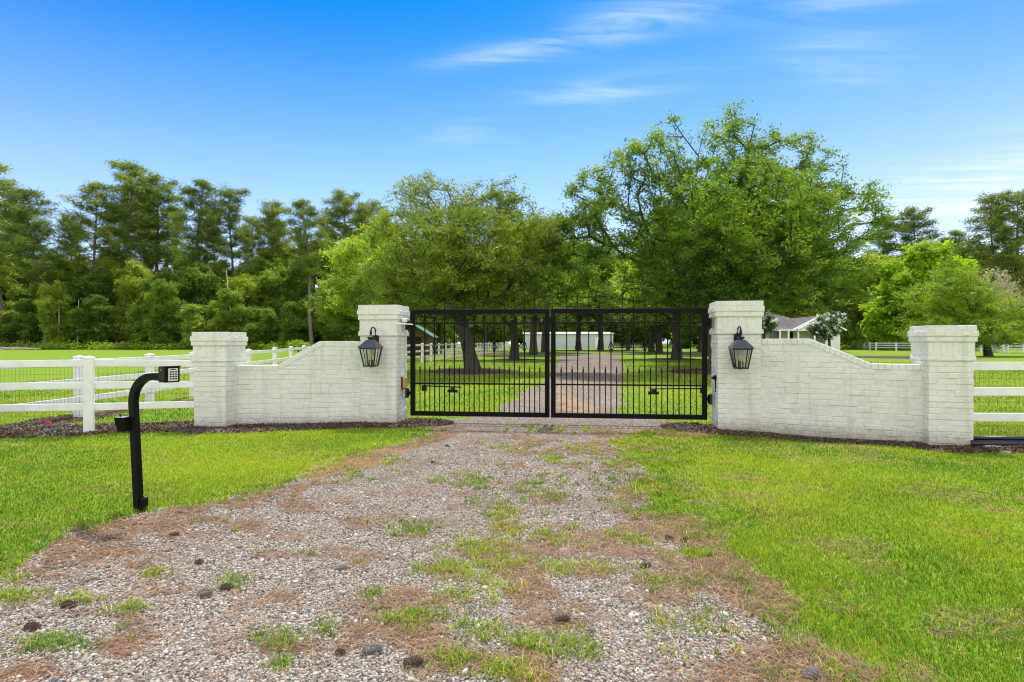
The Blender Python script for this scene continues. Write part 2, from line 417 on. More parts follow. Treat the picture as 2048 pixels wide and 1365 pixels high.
def plain(name, c, rough=.5, metal=0, var=.15, scale=8, bump=.15, bd=.003, spec=.5):
    m, nt, bs = newmat(name); tc = N(nt, 'ShaderNodeTexCoord')
    n = noise(nt, scale, 6, .65, tc.outputs['Object'])
    c1 = tuple(max(0, x*(1-var)) for x in c); c2 = tuple(min(1, x*(1+var)) for x in c)
    nt.links.new(ramp_(nt, n.outputs[0], [(.3, c1), (.7, c2)]), bs.inputs['Base Color'])
    bs.inputs['Roughness'].default_value = rough; bs.inputs['Metallic'].default_value = metal
    bs.inputs['Specular IOR Level'].default_value = spec
    if bump:
        n2 = noise(nt, scale*6, 5, .6, tc.outputs['Object']); bump_(nt, bs, n2.outputs[0], bump, bd)
    return m

def brick_mat(name='painted_brick', k=1.0):
    m, nt, bs = newmat(name); tc = N(nt, 'ShaderNodeTexCoord'); o = tc.outputs['Object']
    n = noise(nt, 3, 6, .65, o); n2 = noise(nt, 22, 5, .6, o)
    c = ramp_(nt, n.outputs[0], [(.3, (.62*k, .625*k, .55*k)), (.7, (.73*k, .73*k, .655*k))])
    # flaked spots with darker brick and green algae
    sp = ramp_(nt, n2.outputs[0], [(.66, (0, 0, 0)), (.72, (1, 1, 1))])
    c = mix_(nt, mix_(nt, .45, (0, 0, 0), sp), c, (.36, .35, .29))
    al = ramp_(nt, noise(nt, 1.3, 5, .6, o).outputs[0], [(.52, (0, 0, 0)), (.72, (.4, .4, .4))])
    c = mix_(nt, al, c, (.47, .51, .34))
    # rain streaks down the paint
    mp = N(nt, 'ShaderNodeMapping'); mp.inputs['Scale'].default_value = (9, 9, .7); nt.links.new(o, mp.inputs[0])
    st = ramp_(nt, noise(nt, 1.0, 5, .65, mp.outputs[0]).outputs[0], [(.55, (0, 0, 0)), (.80, (.5, .5, .5))])
    c = mix_(nt, st, c, (.33, .32, .25))
    # splash dirt near the soil
    geo = N(nt, 'ShaderNodeNewGeometry'); sx = N(nt, 'ShaderNodeSeparateXYZ'); nt.links.new(geo.outputs['Position'], sx.inputs[0])
    ad = N(nt, 'ShaderNodeMath', operation='MULTIPLY_ADD'); nt.links.new(n2.outputs[0], ad.inputs[0]); ad.inputs[1].default_value = -.30; ad.use_clamp = False; zo = N(nt, 'ShaderNodeMath', operation='ADD'); nt.links.new(sx.outputs['Z'], zo.inputs[0]); zo.inputs[1].default_value = .17; nt.links.new(zo.outputs[0], ad.inputs[2])
    dz = ramp_(nt, ad.outputs[0], [(0, (.7, .7, .7)), (.20, (0, 0, 0))])
    c = mix_(nt, dz, c, (.22, .17, .12))
    nt.links.new(c, bs.inputs['Base Color']); bs.inputs['Roughness'].default_value = .7
    bs.inputs['Specular IOR Level'].default_value = .3
    b1 = bump_(nt, bs, noise(nt, 24, 4, .6, o, .8).outputs[0], .6, .020)
    bump_(nt, bs, noise(nt, 120, 3, .5, o).outputs[0], .35, .003, b1)
    return m
M = {}
M['brick'] = brick_mat()
M['mortar'] = brick_mat('painted_mortar', .92)
M['black'] = plain('black_powdercoat', (.0035, .0035, .0042), .5, var=.3, scale=30, bump=.05, spec=.12)
M['black_s'] = plain('black_satin_metal', (.005, .005, .006), .38, 0, var=.3, scale=20, bump=.05, spec=.3)
M['vinyl'] = plain('white_vinyl', (.72, .72, .70), .45, var=.12, scale=4, bump=.03)
M['vinyl_s'] = plain('white_vinyl_weathered', (.70, .68, .62), .5, var=.15, scale=3, bump=.05)
M['wire'] = plain('dark_wire', (.05, .055, .05), .5, .3)
M['silver'] = plain('keypad_silver', (.55, .56, .55), .35, .6, var=.1)
M['rust'] = plain('rusty_iron', (.05, .03, .022), .7, .2, var=.5, scale=40)
M['tan'] = plain('tan_wood', (.50, .26, .12), .7, var=.25, scale=30)
M['whiteplastic'] = plain('white_plastic', (.75, .75, .75), .4, var=.04)
M['roofmetal'] = plain('lantern_roof', (.07, .07, .075), .3, .2, var=.2, scale=20, bump=.05)
M['bulb'] = plain('bulb_glass', (.75, .55, .28), .15, var=.1)
M['candle'] = plain('candle_sleeve', (.02, .02, .02), .4)
M['pinkflag'] = plain('pink_flag', (.85, .06, .14), .6, var=.1)
M['pipe'] = plain('black_plastic_pipe', (.010, .012, .014), .35, var=.3, bump=.1)
M['stone'] = plain('flat_stone', (.25, .21, .17), .8, var=.35, scale=10, bump=.8, bd=.02)
M['shingle'] = plain('grey_shingle', (.13, .122, .11), .95, var=.35, scale=2.2, bump=.6, bd=.04, spec=.08)
M['siding'] = plain('white_siding', (.72, .73, .70), .6, var=.05, scale=1)
M['trimw'] = plain('white_trim', (.82, .82, .80), .5, var=.03, scale=1)
M['tin'] = plain('green_tin_roof', (.09, .19, .15), .5, .2, var=.25, scale=1.5)
M['shedwood'] = plain('shed_boards', (.16, .10, .075), .8, var=.35, scale=4, bump=.5, bd=.02)
M['darkint'] = plain('dark_opening', (.015, .014, .013), .9)
M['barn'] = plain('white_barn_metal', (.58, .60, .64), .5, var=.03, scale=.6)
M['cone'] = plain('pine_cone', (.13, .085, .06), .8, var=.5, scale=60)
M['conetip'] = plain('pine_cone_pale', (.26, .23, .20), .8, var=.5, scale=60)
M['twig'] = plain('twig_bark', (.16, .13, .10), .9, var=.4, scale=50)
M['redflower'] = plain('porch_ornament', (.45, .06, .03), .6)
def glass():
    m, nt, bs = newmat('lantern_glass')
    tr = N(nt, 'ShaderNodeBsdfTransparent'); tr.inputs[0].default_value = (.86, .9, .86, 1)
    gl = N(nt, 'ShaderNodeBsdfGlossy'); gl.inputs['Roughness'].default_value = .04
    fr = N(nt, 'ShaderNodeFresnel'); fr.inputs[0].default_value = 1.6
    mx = N(nt, 'ShaderNodeMixShader'); nt.links.new(fr.outputs[0], mx.inputs[0]); nt.links.new(tr.outputs[0], mx.inputs[1]); nt.links.new(gl.outputs[0], mx.inputs[2])
    nt.links.new(mx.outputs[0], nt.nodes['Material Output'].inputs[0]); return m
M['glass'] = glass()
def window_glass():
    m, nt, bs = newmat('window_glass'); bs.inputs['Base Color'].default_value = (.03, .04, .05, 1); bs.inputs['Roughness'].default_value = .08; return m
M['winglass'] = window_glass()

def leafmat(name, c_dark, c_light, trans=.45, rough=.5, cl_scale=.8, objvar=.12):
    m, nt, bs = newmat(name)
    at = N(nt, 'ShaderNodeAttribute', attribute_name='col'); sp = N(nt, 'ShaderNodeSeparateColor'); nt.links.new(at.outputs['Color'], sp.inputs[0])
    tc = N(nt, 'ShaderNodeTexCoord'); oi = N(nt, 'ShaderNodeObjectInfo')
    nz = noise(nt, cl_scale, 3, .6, tc.outputs['Object'])
    a = N(nt, 'ShaderNodeMath', operation='MULTIPLY_ADD'); nt.links.new(nz.outputs[0], a.inputs[0]); a.inputs[1].default_value = 1.5; a.inputs[2].default_value = -.5
    b = N(nt, 'ShaderNodeMath', operation='MULTIPLY_ADD'); nt.links.new(sp.outputs[0], b.inputs[0]); b.inputs[1].default_value = .55; nt.links.new(a.outputs[0], b.inputs[2])
    c = ramp_(nt, b.outputs[0], [(.1, c_dark), (1.0, c_light)])
    hs = N(nt, 'ShaderNodeHueSaturation'); nt.links.new(c, hs.inputs['Color'])
    v = N(nt, 'ShaderNodeMath', operation='MULTIPLY_ADD'); nt.links.new(oi.outputs['Random'], v.inputs[0]); v.inputs[1].default_value = objvar*4; v.inputs[2].default_value = 1-objvar*2
    nt.links.new(v.outputs[0], hs.inputs['Value'])
    h = N(nt, 'ShaderNodeMath', operation='MULTIPLY_ADD'); nt.links.new(oi.outputs['Random'], h.inputs[0]); h.inputs[1].default_value = -.03*objvar*8; h.inputs[2].default_value = .5+.015*objvar*8
    nt.links.new(h.outputs[0], hs.inputs['Hue'])
    nt.links.new(hs.outputs[0], bs.inputs['Base Color']); bs.inputs['Roughness'].default_value = rough
    bs.inputs['Specular IOR Level'].default_value = .35
    tr = N(nt, 'ShaderNodeBsdfTranslucent'); nt.links.new(mix_(nt, 1.0, hs.outputs[0], (1.5, 1.35, .55), 'MULTIPLY'), tr.inputs[0])
    mx = N(nt, 'ShaderNodeMixShader'); mx.inputs[0].default_value = trans
    nt.links.new(bs.outputs[0], mx.inputs[1]); nt.links.new(tr.outputs[0], mx.inputs[2])
    nt.links.new(mx.outputs[0], nt.nodes['Material Output'].inputs[0]); return m
M['oakleaf'] = leafmat('willow_oak_leaf', (.055, .115, .012), (.27, .37, .035), .5, cl_scale=.45)
M['liveoak'] = leafmat('green_oak_leaf', (.080, .18, .018), (.38, .52, .050), .55, cl_scale=.35)
M['forest'] = leafmat('woodland_leaf', (.055, .135, .016), (.34, .47, .055), .5, cl_scale=.35, objvar=.18)
M['pineleaf'] = leafmat('pine_needles_green', (.055, .105, .018), (.30, .40, .060), .48, cl_scale=.4, objvar=.1)
M['lime'] = leafmat('lime_leaf', (.13, .27, .012), (.38, .55, .03), .55, cl_scale=.5, objvar=0)
M['cypress'] = leafmat('feathery_leaf', (.07, .17, .010), (.36, .49, .030), .5, cl_scale=.7, objvar=0)
M['myrtle'] = leafmat('myrtle_leaf', (.03, .08, .02), (.10, .20, .05), .4, objvar=0)
M['pale'] = leafmat('pale_leaf', (.30, .30, .20), (.5, .48, .36), .3, objvar=0)
M['flower'] = plain('white_blossom', (.88, .86, .82), .7, var=.08)
def bark(name, c):
    m, nt, bs = newmat(name); tc = N(nt, 'ShaderNodeTexCoord'); mp = N(nt, 'ShaderNodeMapping'); mp.inputs['Scale'].default_value = (1, 1, .25)
    nt.links.new(tc.outputs['Object'], mp.inputs[0])
    n = noise(nt, 18, 6, .7, mp.outputs[0]); n2 = noise(nt, 1.2, 4, .6, tc.outputs['Object'])
    c1 = ramp_(nt, n.outputs[0], [(.35, tuple(x*.45 for x in c)), (.65, tuple(x*1.3 for x in c))])
    nt.links.new(mix_(nt, mix_(nt, .4, (0, 0, 0), n2.outputs[0]), c1, (c[0]*1.1, c[1]*1.3, c[2]*1.1)), bs.inputs['Base Color'])
    bs.inputs['Roughness'].default_value = .9; bump_(nt, bs, n.outputs[0], .8, .03); return m
M['bark'] = bark('oak_bark', (.055, .046, .038)); M['pinebark'] = bark('pine_bark', (.15, .11, .09)); M['palebark'] = bark('pale_bark', (.42, .36, .30))

def bladesmat(name, rough=.5, trans=.35, tint=(1.3, 1.25, .6)):
    m, nt, bs = newmat(name)
    at = N(nt, 'ShaderNodeAttribute', attribute_name='col')
    nt.links.new(at.outputs['Color'], bs.inputs['Base Color']); bs.inputs['Roughness'].default_value = rough
    bs.inputs['Specular IOR Level'].default_value = .3
    if trans:
        tr = N(nt, 'ShaderNodeBsdfTranslucent'); nt.links.new(mix_(nt, 1.0, at.outputs['Color'], tint, 'MULTIPLY'), tr.inputs[0])
        mx = N(nt, 'ShaderNodeMixShader'); mx.inputs[0].default_value = trans
        nt.links.new(bs.outputs[0], mx.inputs[1]); nt.links.new(tr.outputs[0], mx.inputs[2])
        nt.links.new(mx.outputs[0], nt.nodes['Material Output'].inputs[0])
    return m
M['blade'] = bladesmat('grass_blade'); M['needle'] = bladesmat('dry_needle', .7, .0); M['pebble'] = bladesmat('pebble', .85, 0)

def groundmat():
    m, nt, bs = newmat('ground_cover'); tc = N(nt, 'ShaderNodeTexCoord'); o = tc.outputs['Object']
    at = N(nt, 'ShaderNodeAttribute', attribute_name='mask'); sp = N(nt, 'ShaderNodeSeparateColor'); nt.links.new(at.outputs['Color'], sp.inputs[0])
    # gravel: two sizes of stones
    vo = N(nt, 'ShaderNodeTexVoronoi'); vo.inputs['Scale'].default_value = 62; nt.links.new(o, vo.inputs['Vector'])
    sc = N(nt, 'ShaderNodeSeparateColor'); nt.links.new(vo.outputs['Color'], sc.inputs[0])
    gr = ramp_(nt, sc.outputs[0], [(0, (.09, .085, .072)), (.25, (.25, .23, .195)), (.55, (.42, .39, .33)), (.85, (.55, .51, .43)), (1, (.44, .34, .22))])
    crev = ramp_(nt, vo.outputs['Distance'], [(.25, (1, 1, 1)), (.7, (.22, .19, .17))])
    gr = mix_(nt, 1.0, gr, crev, 'MULTIPLY')
    big = ramp_(nt, noise(nt, 1.1, 5, .6, o).outputs[0], [(.3, (.80, .74, .68)), (.7, (1.08, 1.0, .96))])
    gr = mix_(nt, 1.0, gr, big, 'MULTIPLY')
    nn = noise(nt, 55, 5, .7, o, 2.5)
    nd = ramp_(nt, nn.outputs[0], [(.34, (.040, .024, .013)), (.5, (.15, .088, .045)), (.66, (.38, .26, .15))])
    mu = ramp_(nt, noise(nt, 40, 6, .75, o, 1.0).outputs[0], [(.3, (.020, .012, .009)), (.5, (.080, .046, .030)), (.68, (.17, .10, .07)), (.8, (.26, .21, .18))])
    de = ramp_(nt, nn.outputs[0], [(.3, (.12, .07, .035)), (.5, (.28, .17, .09)), (.7, (.42, .32, .20))])
    gn = noise(nt, 45, 6, .75, o); gn2 = noise(nt, .55, 5, .6, o); gn3 = noise(nt, 6, 4, .6, o)
    ga = ramp_(nt, gn.outputs[0], [(.28, (.028, .060, .005)), (.5, (.14, .23, .008)), (.72, (.36, .46, .022))])
    gb = ramp_(nt, gn2.outputs[0], [(.3, (.80, 1.0, .8)), (.7, (1.25, 1.05, 1.0))])
    ga = mix_(nt, 1.0, ga, gb, 'MULTIPLY')
    gc = ramp_(nt, gn3.outputs[0], [(.35, (.82, .86, .8)), (.7, (1.12, 1.08, 1.0))]); ga = mix_(nt, 1.0, ga, gc, 'MULTIPLY')
    # soil colour under real blades (nearer ground)
    def fac(src, lo=.35, hi=.6):
        a = N(nt, 'ShaderNodeMath', operation='MULTIPLY_ADD'); nt.links.new(nn.outputs[0], a.inputs[0]); a.inputs[1].default_value = .6; 
        s2 = N(nt, 'ShaderNodeMath', operation='SUBTRACT'); nt.links.new(src, s2.inputs[0]); s2.inputs[1].default_value = .3
        nt.links.new(s2.outputs[0], a.inputs[2])
        return ramp_(nt, a.outputs[0], [(lo, (0, 0, 0)), (hi, (1, 1, 1))])
    c = mix_(nt, fac(sp.outputs[1]), gr, nd)
    c = mix_(nt, fac(sp.outputs[2]), c, mu)
    c = mix_(nt, fac(sp.outputs[0]), c, ga)
    c = mix_(nt, fac(at.outputs['Alpha']), c, de)
    nt.links.new(c, bs.inputs['Base Color']); bs.inputs['Roughness'].default_value = .95; bs.inputs['Specular IOR Level'].default_value = .15
    hh = mix_(nt, sp.outputs[0], vo.outputs['Distance'], gn.outputs[0])
    b1 = bump_(nt, bs, hh, .55, .008)
    return m
M['ground'] = groundmat()

# ------------------------------------------------------------------ ground sheets (one grid, split by what lies there)
def axis(lo, hi, step, far_lo, far_hi, growth=1.13):
    a = list(np.arange(lo, hi, step)); s = step; x = a[-1]
    while x < far_hi: s *= growth; x += s; a.append(x)
    s = step; x = a[0]; b = []
    while x > far_lo: s *= growth; x -= s; b.append(x)
    return np.array(b[::-1]+a)
xs = axis(-7.0, 7.6, .045, -900, 900, 1.10); ys = axis(1.6, 11.5, .045, -300, 1200, 1.045)
XX, YY = np.meshgrid(xs, ys); nx, ny = len(xs), len(ys)
ZZ = gh(XX, YY); g_, n_, m_, d_, di_ = masks(XX, YY)
ZZ = ZZ+.012*m_*(fbm(XX*8, YY*8, 90)-.3)*(YY < 14)
VV = np.stack([XX, YY, ZZ], -1).reshape(-1, 3)
CC = np.stack([g_, n_, m_, d_], -1).reshape(-1, 4)
ii = (np.arange(ny-1)[:, None]*nx+np.arange(nx-1)[None]).ravel()
FF = np.stack([ii, ii+1, ii+1+nx, ii+nx], 1)
fd = drive_in(XX, YY).ravel()[FF].mean(1); fm = m_.ravel()[FF].mean(1)
kindf = np.where(fm > .5, 2, np.where(fd > 0, 1, 0))
for k, nm in enumerate(('lawn', 'gravel_driveway', 'mulch_bed')):
    f = FF[kindf == k]; u, inv = np.unique(f, return_inverse=True)
    o = npmesh(nm, VV[u], inv.reshape(-1, 4), M['ground'], col=CC[u], smooth=True, attr='mask'); tag(o, kind='structure')

# ------------------------------------------------------------------ ground cover
def blades(x, y, h, w, col, lean=.5, seg=2):
    n = len(x); z = gh(x, y); az = RS.uniform(0, 2*np.pi, n); fa = RS.uniform(0, 2*np.pi, n)
    lx = np.cos(az)*lean*h*RS.uniform(.3, 1.3, n); ly = np.sin(az)*lean*h*RS.uniform(.3, 1.3, n)
    wx = np.cos(fa)*w*.5; wy = np.sin(fa)*w*.5
    P = np.empty((n, 5, 3))
    P[:, 0] = np.stack([x-wx, y-wy, z-.003], 1); P[:, 1] = np.stack([x+wx, y+wy, z-.003], 1)
    P[:, 2] = np.stack([x+wx*.8+lx*.35, y+wy*.8+ly*.35, z+h*.6], 1); P[:, 3] = np.stack([x-wx*.8+lx*.35, y-wy*.8+ly*.35, z+h*.6], 1)
    P[:, 4] = np.stack([x+lx, y+ly, z+h*np.sqrt(np.maximum(.1, 1-lean*lean*.5))], 1)
    b = np.arange(n)[:, None]*5
    T = np.concatenate([b+np.array([[0, 1, 2]]), b+np.array([[0, 2, 3]]), b+np.array([[3, 2, 4]])], 0)
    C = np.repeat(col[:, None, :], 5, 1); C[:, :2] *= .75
    return P.reshape(-1, 3), T, C.reshape(-1, 3)
def gcol(x, y, n):
    t = RS.rand(n)[:, None]; big = fbm(x*.8, y*.8, 50)[:, None]
    a = np.array([.055, .18, .008]); b = np.array([.38, .46, .015]); c = np.array([.55, .42, .12])
    mixv = np.clip(t*.8+(big-.5)*1.5+.12, 0, 1)
    col = a*(1-mixv)+b*mixv
    dry = (RS.rand(n) < .06+.34*sstep(.5, .7, fbm(x*2.5, y*2.5, 51))*np.where(x > 0, 1, .5))[:, None]
    return np.where(dry, c*(.6+.5*RS.rand(n)[:, None]), col)*np.random.RandomState(n).uniform(.6, 1.38, (n, 1))
def sample(n, x0, x1, y0, y1, dfun):
    """rejection sample with density falling with distance"""
    x = RS.uniform(x0, x1, n); y = RS.uniform(y0, y1, n)
    keep = RS.rand(n) < dfun(x, y); return x[keep], y[keep]
def dens(x, y):
    d = np.hypot(x, y); return np.clip((2.9/np.maximum(d, .1))**1.7, 0, 1)
gx, gy = sample(2900000, -12, 12, 1.7, 9.4, lambda x, y: dens(x, y)*(np.abs(x) < y*1.15+2.4))
mg = masks(gx, gy)
k = RS.rand(len(gx)) < mg[0]*.97
gx, gy, di0 = gx[k], gy[k], mg[4][k]
d = np.hypot(gx, gy); n = len(gx)
hgt = RS.uniform(.014, .040, n)*(.8+.5*fbm(gx*3, gy*3, 60))*np.where(di0 > 0, .9, 1.0)
wid = .0030*np.maximum(1, d/3.0)**.85*RS.uniform(.7, 1.3, n)
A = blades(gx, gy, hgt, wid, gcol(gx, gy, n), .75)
# longer tufts: weeds on the drive and on the lawn's ragged edge
tx = []; ty = []; th = []
for (px, py, rx, ry, w) in TUFTS:
    c = G(px, py); nn_ = int(16*w*rx/20)+2
    for q in range(nn_):
        p = G(px+random.gauss(0, rx*.75), py+random.gauss(0, ry*.75)); m = random.randint(5, 22); r = random.uniform(.012, .045)
        tx += list(RS.normal(p.x, r, m)); ty += list(RS.normal(p.y, r, m)); th += list(RS.uniform(.02, .062, m))
for q in range(210):
    y = random.uniform(2.0, 8.5)**1.0; xx = random.uniform(-2.8, 1.1)
    if float(masks(np.array([xx]), np.array([y]))[1][0]) < random.random()*.7: continue
    m = random.randint(4, 16); r = random.uniform(.01, .03)
    tx += list(RS.normal(xx, r, m)); ty += list(RS.normal(y, r, m)); th += list(RS.uniform(.02, .06, m))
for q in range(420):
    y = random.uniform(2.2, 8.8); e = random.choice((0, 1, 1))
    xx = (np.interp(y, *LE)+random.gauss(-.05, .12)) if e == 0 else np.interp(y, *RE)+random.gauss(.15, .30)
    m = random.randint(10, 26); tx += list(RS.normal(xx, .03, m)); ty += list(RS.normal(y, .03, m)); th += list(RS.uniform(.03, .075, m))
tx, ty, th = map(np.array, (tx, ty, th)); k = ty > 1.8; tx, ty, th = tx[k], ty[k], th[k]
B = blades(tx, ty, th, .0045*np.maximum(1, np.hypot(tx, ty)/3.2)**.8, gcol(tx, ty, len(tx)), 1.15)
# paddock and verge beyond the gate
fx, fy = sample(420000, -16, 26, 9.2, 34, lambda x, y: np.clip((11/np.maximum(y, 1))**2, 0, 1))
mf = masks(fx, fy); k = RS.rand(len(fx)) < mf[0]; fx, fy = fx[k], fy[k]
Cc = blades(fx, fy, RS.uniform(.03, .06, len(fx)), .010*(fy/10), gcol(fx, fy, len(fx)), .7)
def cat(*parts):
    V = []; T = []; C = []; b = 0
    for (v, t, c) in parts: V.append(v); T.append(t+b); C.append(c); b += len(v)
    return np.concatenate(V), np.concatenate(T), np.concatenate(C)
V_, T_, C_ = cat(A, B, Cc)
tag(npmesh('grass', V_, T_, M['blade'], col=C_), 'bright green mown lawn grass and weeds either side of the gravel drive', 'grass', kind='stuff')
# dead straw grass
dx, dy = sample(260000, -6, 7.5, 4.5, 9.6, lambda x, y: np.clip((5/y)**1.5, 0, 1)); md = masks(dx, dy); k = RS.rand(len(dx)) < md[3]*.9; dx, dy = dx[k], dy[k]; n = len(dx)
D_ = blades(dx, dy, RS.uniform(.02, .05, n), np.full(n, .006), np.array([.52, .34, .15])*(.5+.7*RS.rand(n, 1)), 1.3)
tag(npmesh('dead_grass', D_[0], D_[1], M['blade'], col=D_[2]), 'straw coloured dead grass along the drive edge and wall foot', 'dead grass', kind='stuff')
# needles
def needles(x, y, L, w, col):
    n = len(x); z = gh(x, y)+.004+RS.rand(n)*.010; a = RS.uniform(0, np.pi*2, n); bend = RS.normal(0, .25, n)
    P = np.empty((n, 6, 3))
    for i, t in enumerate((-.5, 0, .5)):
        aa = a+bend*t; cx = x+np.cos(aa)*L*t; cy = y+np.sin(aa)*L*t; zz_ = z+(abs(t)*-.006)+RS.rand(n)*.006
        px_ = -np.sin(a)*w*.5; py_ = np.cos(a)*w*.5
        P[:, 2*i] = np.stack([cx-px_, cy-py_, zz_], 1); P[:, 2*i+1] = np.stack([cx+px_, cy+py_, zz_], 1)
    b = np.arange(n)[:, None]*6
    T = np.concatenate([b+np.array([[0, 1, 3]]), b+np.array([[0, 3, 2]]), b+np.array([[2, 3, 5]]), b+np.array([[2, 5, 4]])], 0)
    C = np.repeat(col[:, None, :], 6, 1); return P.reshape(-1, 3), T, C.reshape(-1, 3)
qx, qy = sample(620000, -6.5, 7.5, 1.7, 9.6, lambda x, y: np.clip((2.6/np.hypot(x, y))**1.5, 0, 1)*(np.abs(x) < y*1.1+1.6)); mq = masks(qx, qy)
pw = np.clip(mq[1]*.8+mq[2]*.5+.14*(mq[4] > -.1), 0, 1)*(1-.6*mq[0]); k = RS.rand(len(qx)) < pw; qx, qy = qx[k], qy[k]; n = len(qx)
t = RS.rand(n, 1); nc = 1.0*np.array([.08, .040, .020])*(1-t)+np.array([.46, .265, .125])*t**1.2
E_ = needles(qx, qy, RS.uniform(.05, .13, n), .0019*np.maximum(1, np.hypot(qx, qy)/2.8), nc)
tag(npmesh('pine_needles', E_[0], E_[1], M['needle'], col=E_[2]), 'reddish brown fallen pine needles scattered over the gravel', 'pine needles', kind='stuff')
# pebbles
ico = np.array([(0, -.526, .851), (0, .526, .851), (0, -.526, -.851), (0, .526, -.851), (.526, .851, 0), (-.526, .851, 0), (.526, -.851, 0), (-.526, -.851, 0), (.851, 0, .526), (.851, 0, -.526), (-.851, 0, .526), (-.851, 0, -.526)])
icf = np.array([(1, 0, 8), (0, 1, 10), (1, 8, 4), (8, 0, 6), (0, 10, 7), (10, 1, 5), (0, 7, 6), (1, 4, 5), (3, 2, 11), (2, 3, 9), (3, 11, 5), (11, 2, 7), (2, 9, 6), (9, 3, 4), (4, 8, 9), (9, 8, 6), (7, 10, 11), (11, 10, 5), (3, 5, 4), (2, 6, 7)])
sx_, sy_ = sample(430000, -3.4, 2.6, 1.8, 7.5, lambda x, y: np.clip((3.0/np.hypot(x, y))**2.0, 0, 1)*(np.abs(x) < y*1.1+1.6)); ms = masks(sx_, sy_)
k = RS.rand(len(sx_)) < np.clip((ms[4] > .02)*(1-.65*ms[1])*(1-.8*ms[0]), 0, 1)*(1-ms[3]); sx_, sy_ = sx_[k], sy_[k]; n = len(sx_)
sz = np.exp(RS.normal(math.log(.0040), .38, n))*np.maximum(1, np.hypot(sx_, sy_)/4)**.4
an = RS.uniform(0, np.pi*2, n); rx = sz*RS.uniform(.9, 1.5, n); ry = sz*RS.uniform(.7, 1.1, n); rz = sz*RS.uniform(.45, .8, n)
jit = 1+RS.uniform(-.22, .22, (n, 12, 1)); Pv = ico[None]*jit*np.stack([rx, ry, rz], 1)[:, None, :]
ca, sa = np.cos(an)[:, None], np.sin(an)[:, None]
PX = Pv[..., 0]*ca-Pv[..., 1]*sa+sx_[:, None]; PY = Pv[..., 0]*sa+Pv[..., 1]*ca+sy_[:, None]; PZ = Pv[..., 2]+(gh(sx_, sy_)+rz*.5)[:, None]
pc = np.array([(.46, .43, .36), (.32, .30, .26), (.55, .50, .41), (.15, .14, .125), (.42, .33, .22), (.66, .63, .55), (.23, .22, .20)])[RS.choice(7, n, p=[.22, .22, .12, .12, .16, .04, .12])]*RS.uniform(.75, 1.15, (n, 1))
tag(npmesh('gravel', np.stack([PX, PY, PZ], -1).reshape(-1, 3), (np.arange(n)[:, None, None]*12+icf[None]).reshape(-1, 3), M['pebble'], col=np.repeat(pc, 12, 0)),
    'loose grey and tan gravel stones on the driveway', 'gravel', kind='stuff')
# bark chips on the beds by the walls
wx, wy = sample(420000, -9, 9, 6.6, 10.6, lambda x, y: x*0+1); mw = masks(wx, wy); k = RS.rand(len(wx)) < mw[2]*.8; wx, wy = wx[k], wy[k]; n = len(wx)
hx = RS.uniform(.008, .022, n); an = RS.uniform(0, 6.28, n); P = np.empty((n, 4, 3)); tl = RS.normal(0, .012, (n, 4))
for i, (a, b) in enumerate(((-1, -.4), (1, -.4), (1, .4), (-1, .4))):
    P[:, i, 0] = wx+np.cos(an)*a*hx-np.sin(an)*b*hx; P[:, i, 1] = wy+np.sin(an)*a*hx+np.cos(an)*b*hx; P[:, i, 2] = gh(wx, wy)+.016+tl[:, i]
greyp = sstep(.5, .62, fbm(wx*1.2, wy*1.2, 70))*(np.abs(wx+6.5) < 2.6)
t = RS.rand(n, 1); cc = np.array([.028, .019, .013])*(1-t)+np.array([.20, .125, .080])*t
cc = np.where((greyp > .4)[:, None], np.array([.105, .088, .07])*(.4+1.8*t), cc)
tag(npmesh('bark_mulch', P.reshape(-1, 3), np.arange(n*4).reshape(-1, 4), M['needle'], col=np.repeat(cc, 4, 0)), 'dark brown bark mulch along the foot of the white walls', 'mulch', kind='stuff')

# ------------------------------------------------------------------ brickwork
def vrot(th): return Matrix.Rotation(th, 3, 'Z')
def jb(mb, c, d, rot, out=.004):
    e = Matrix.Rotation(random.gauss(0, .024), 3, 'X') @ Matrix.Rotation(random.gauss(0, .014), 3, 'Y') @ Matrix.Rotation(random.gauss(0, .012), 3, 'Z')
    mb.cbox(c, (d[0], d[1]+random.uniform(-out, out)*2, d[2]), random.uniform(.005, .009), rot @ e)
def ring(mb, core, c, th, hw, hd, z0, z1, bl=.20, shift=0., gap=.0045):
    """one course of bricks round a pillar; local x along front, y to the back"""
    rot = vrot(-th); t = .09; h = z1-z0-gap
    core.box((c.x, c.y, (z0+z1)/2), (2*hw-.008, 2*hd-.008, z1-z0+.002), rot)
    for side in range(4):
        ha, hb = (hw, hd) if side % 2 == 0 else (hd, hw)
        sr = rot @ vrot(side*math.pi/2)
        start, end = (-ha, ha-t-gap) if shift else (-ha+t+gap, ha)
        L = end-start; k = max(1, round(L/bl)); w = L/k; a = start
        cuts = [start]+[start+w*i+random.uniform(-.012, .012) for i in range(1, k)]+[end]
        for i in range(k):
            x0, x1 = cuts[i], cuts[i+1]
            loc = sr @ Vector(((x0+x1)/2, -hb+t/2, 0))
            jb(mb, (c.x+loc.x, c.y+loc.y, (z0+z1)/2+random.uniform(-.0015, .0015)), (x1-x0-(gap if i < k-1 else 0), t, h), sr)
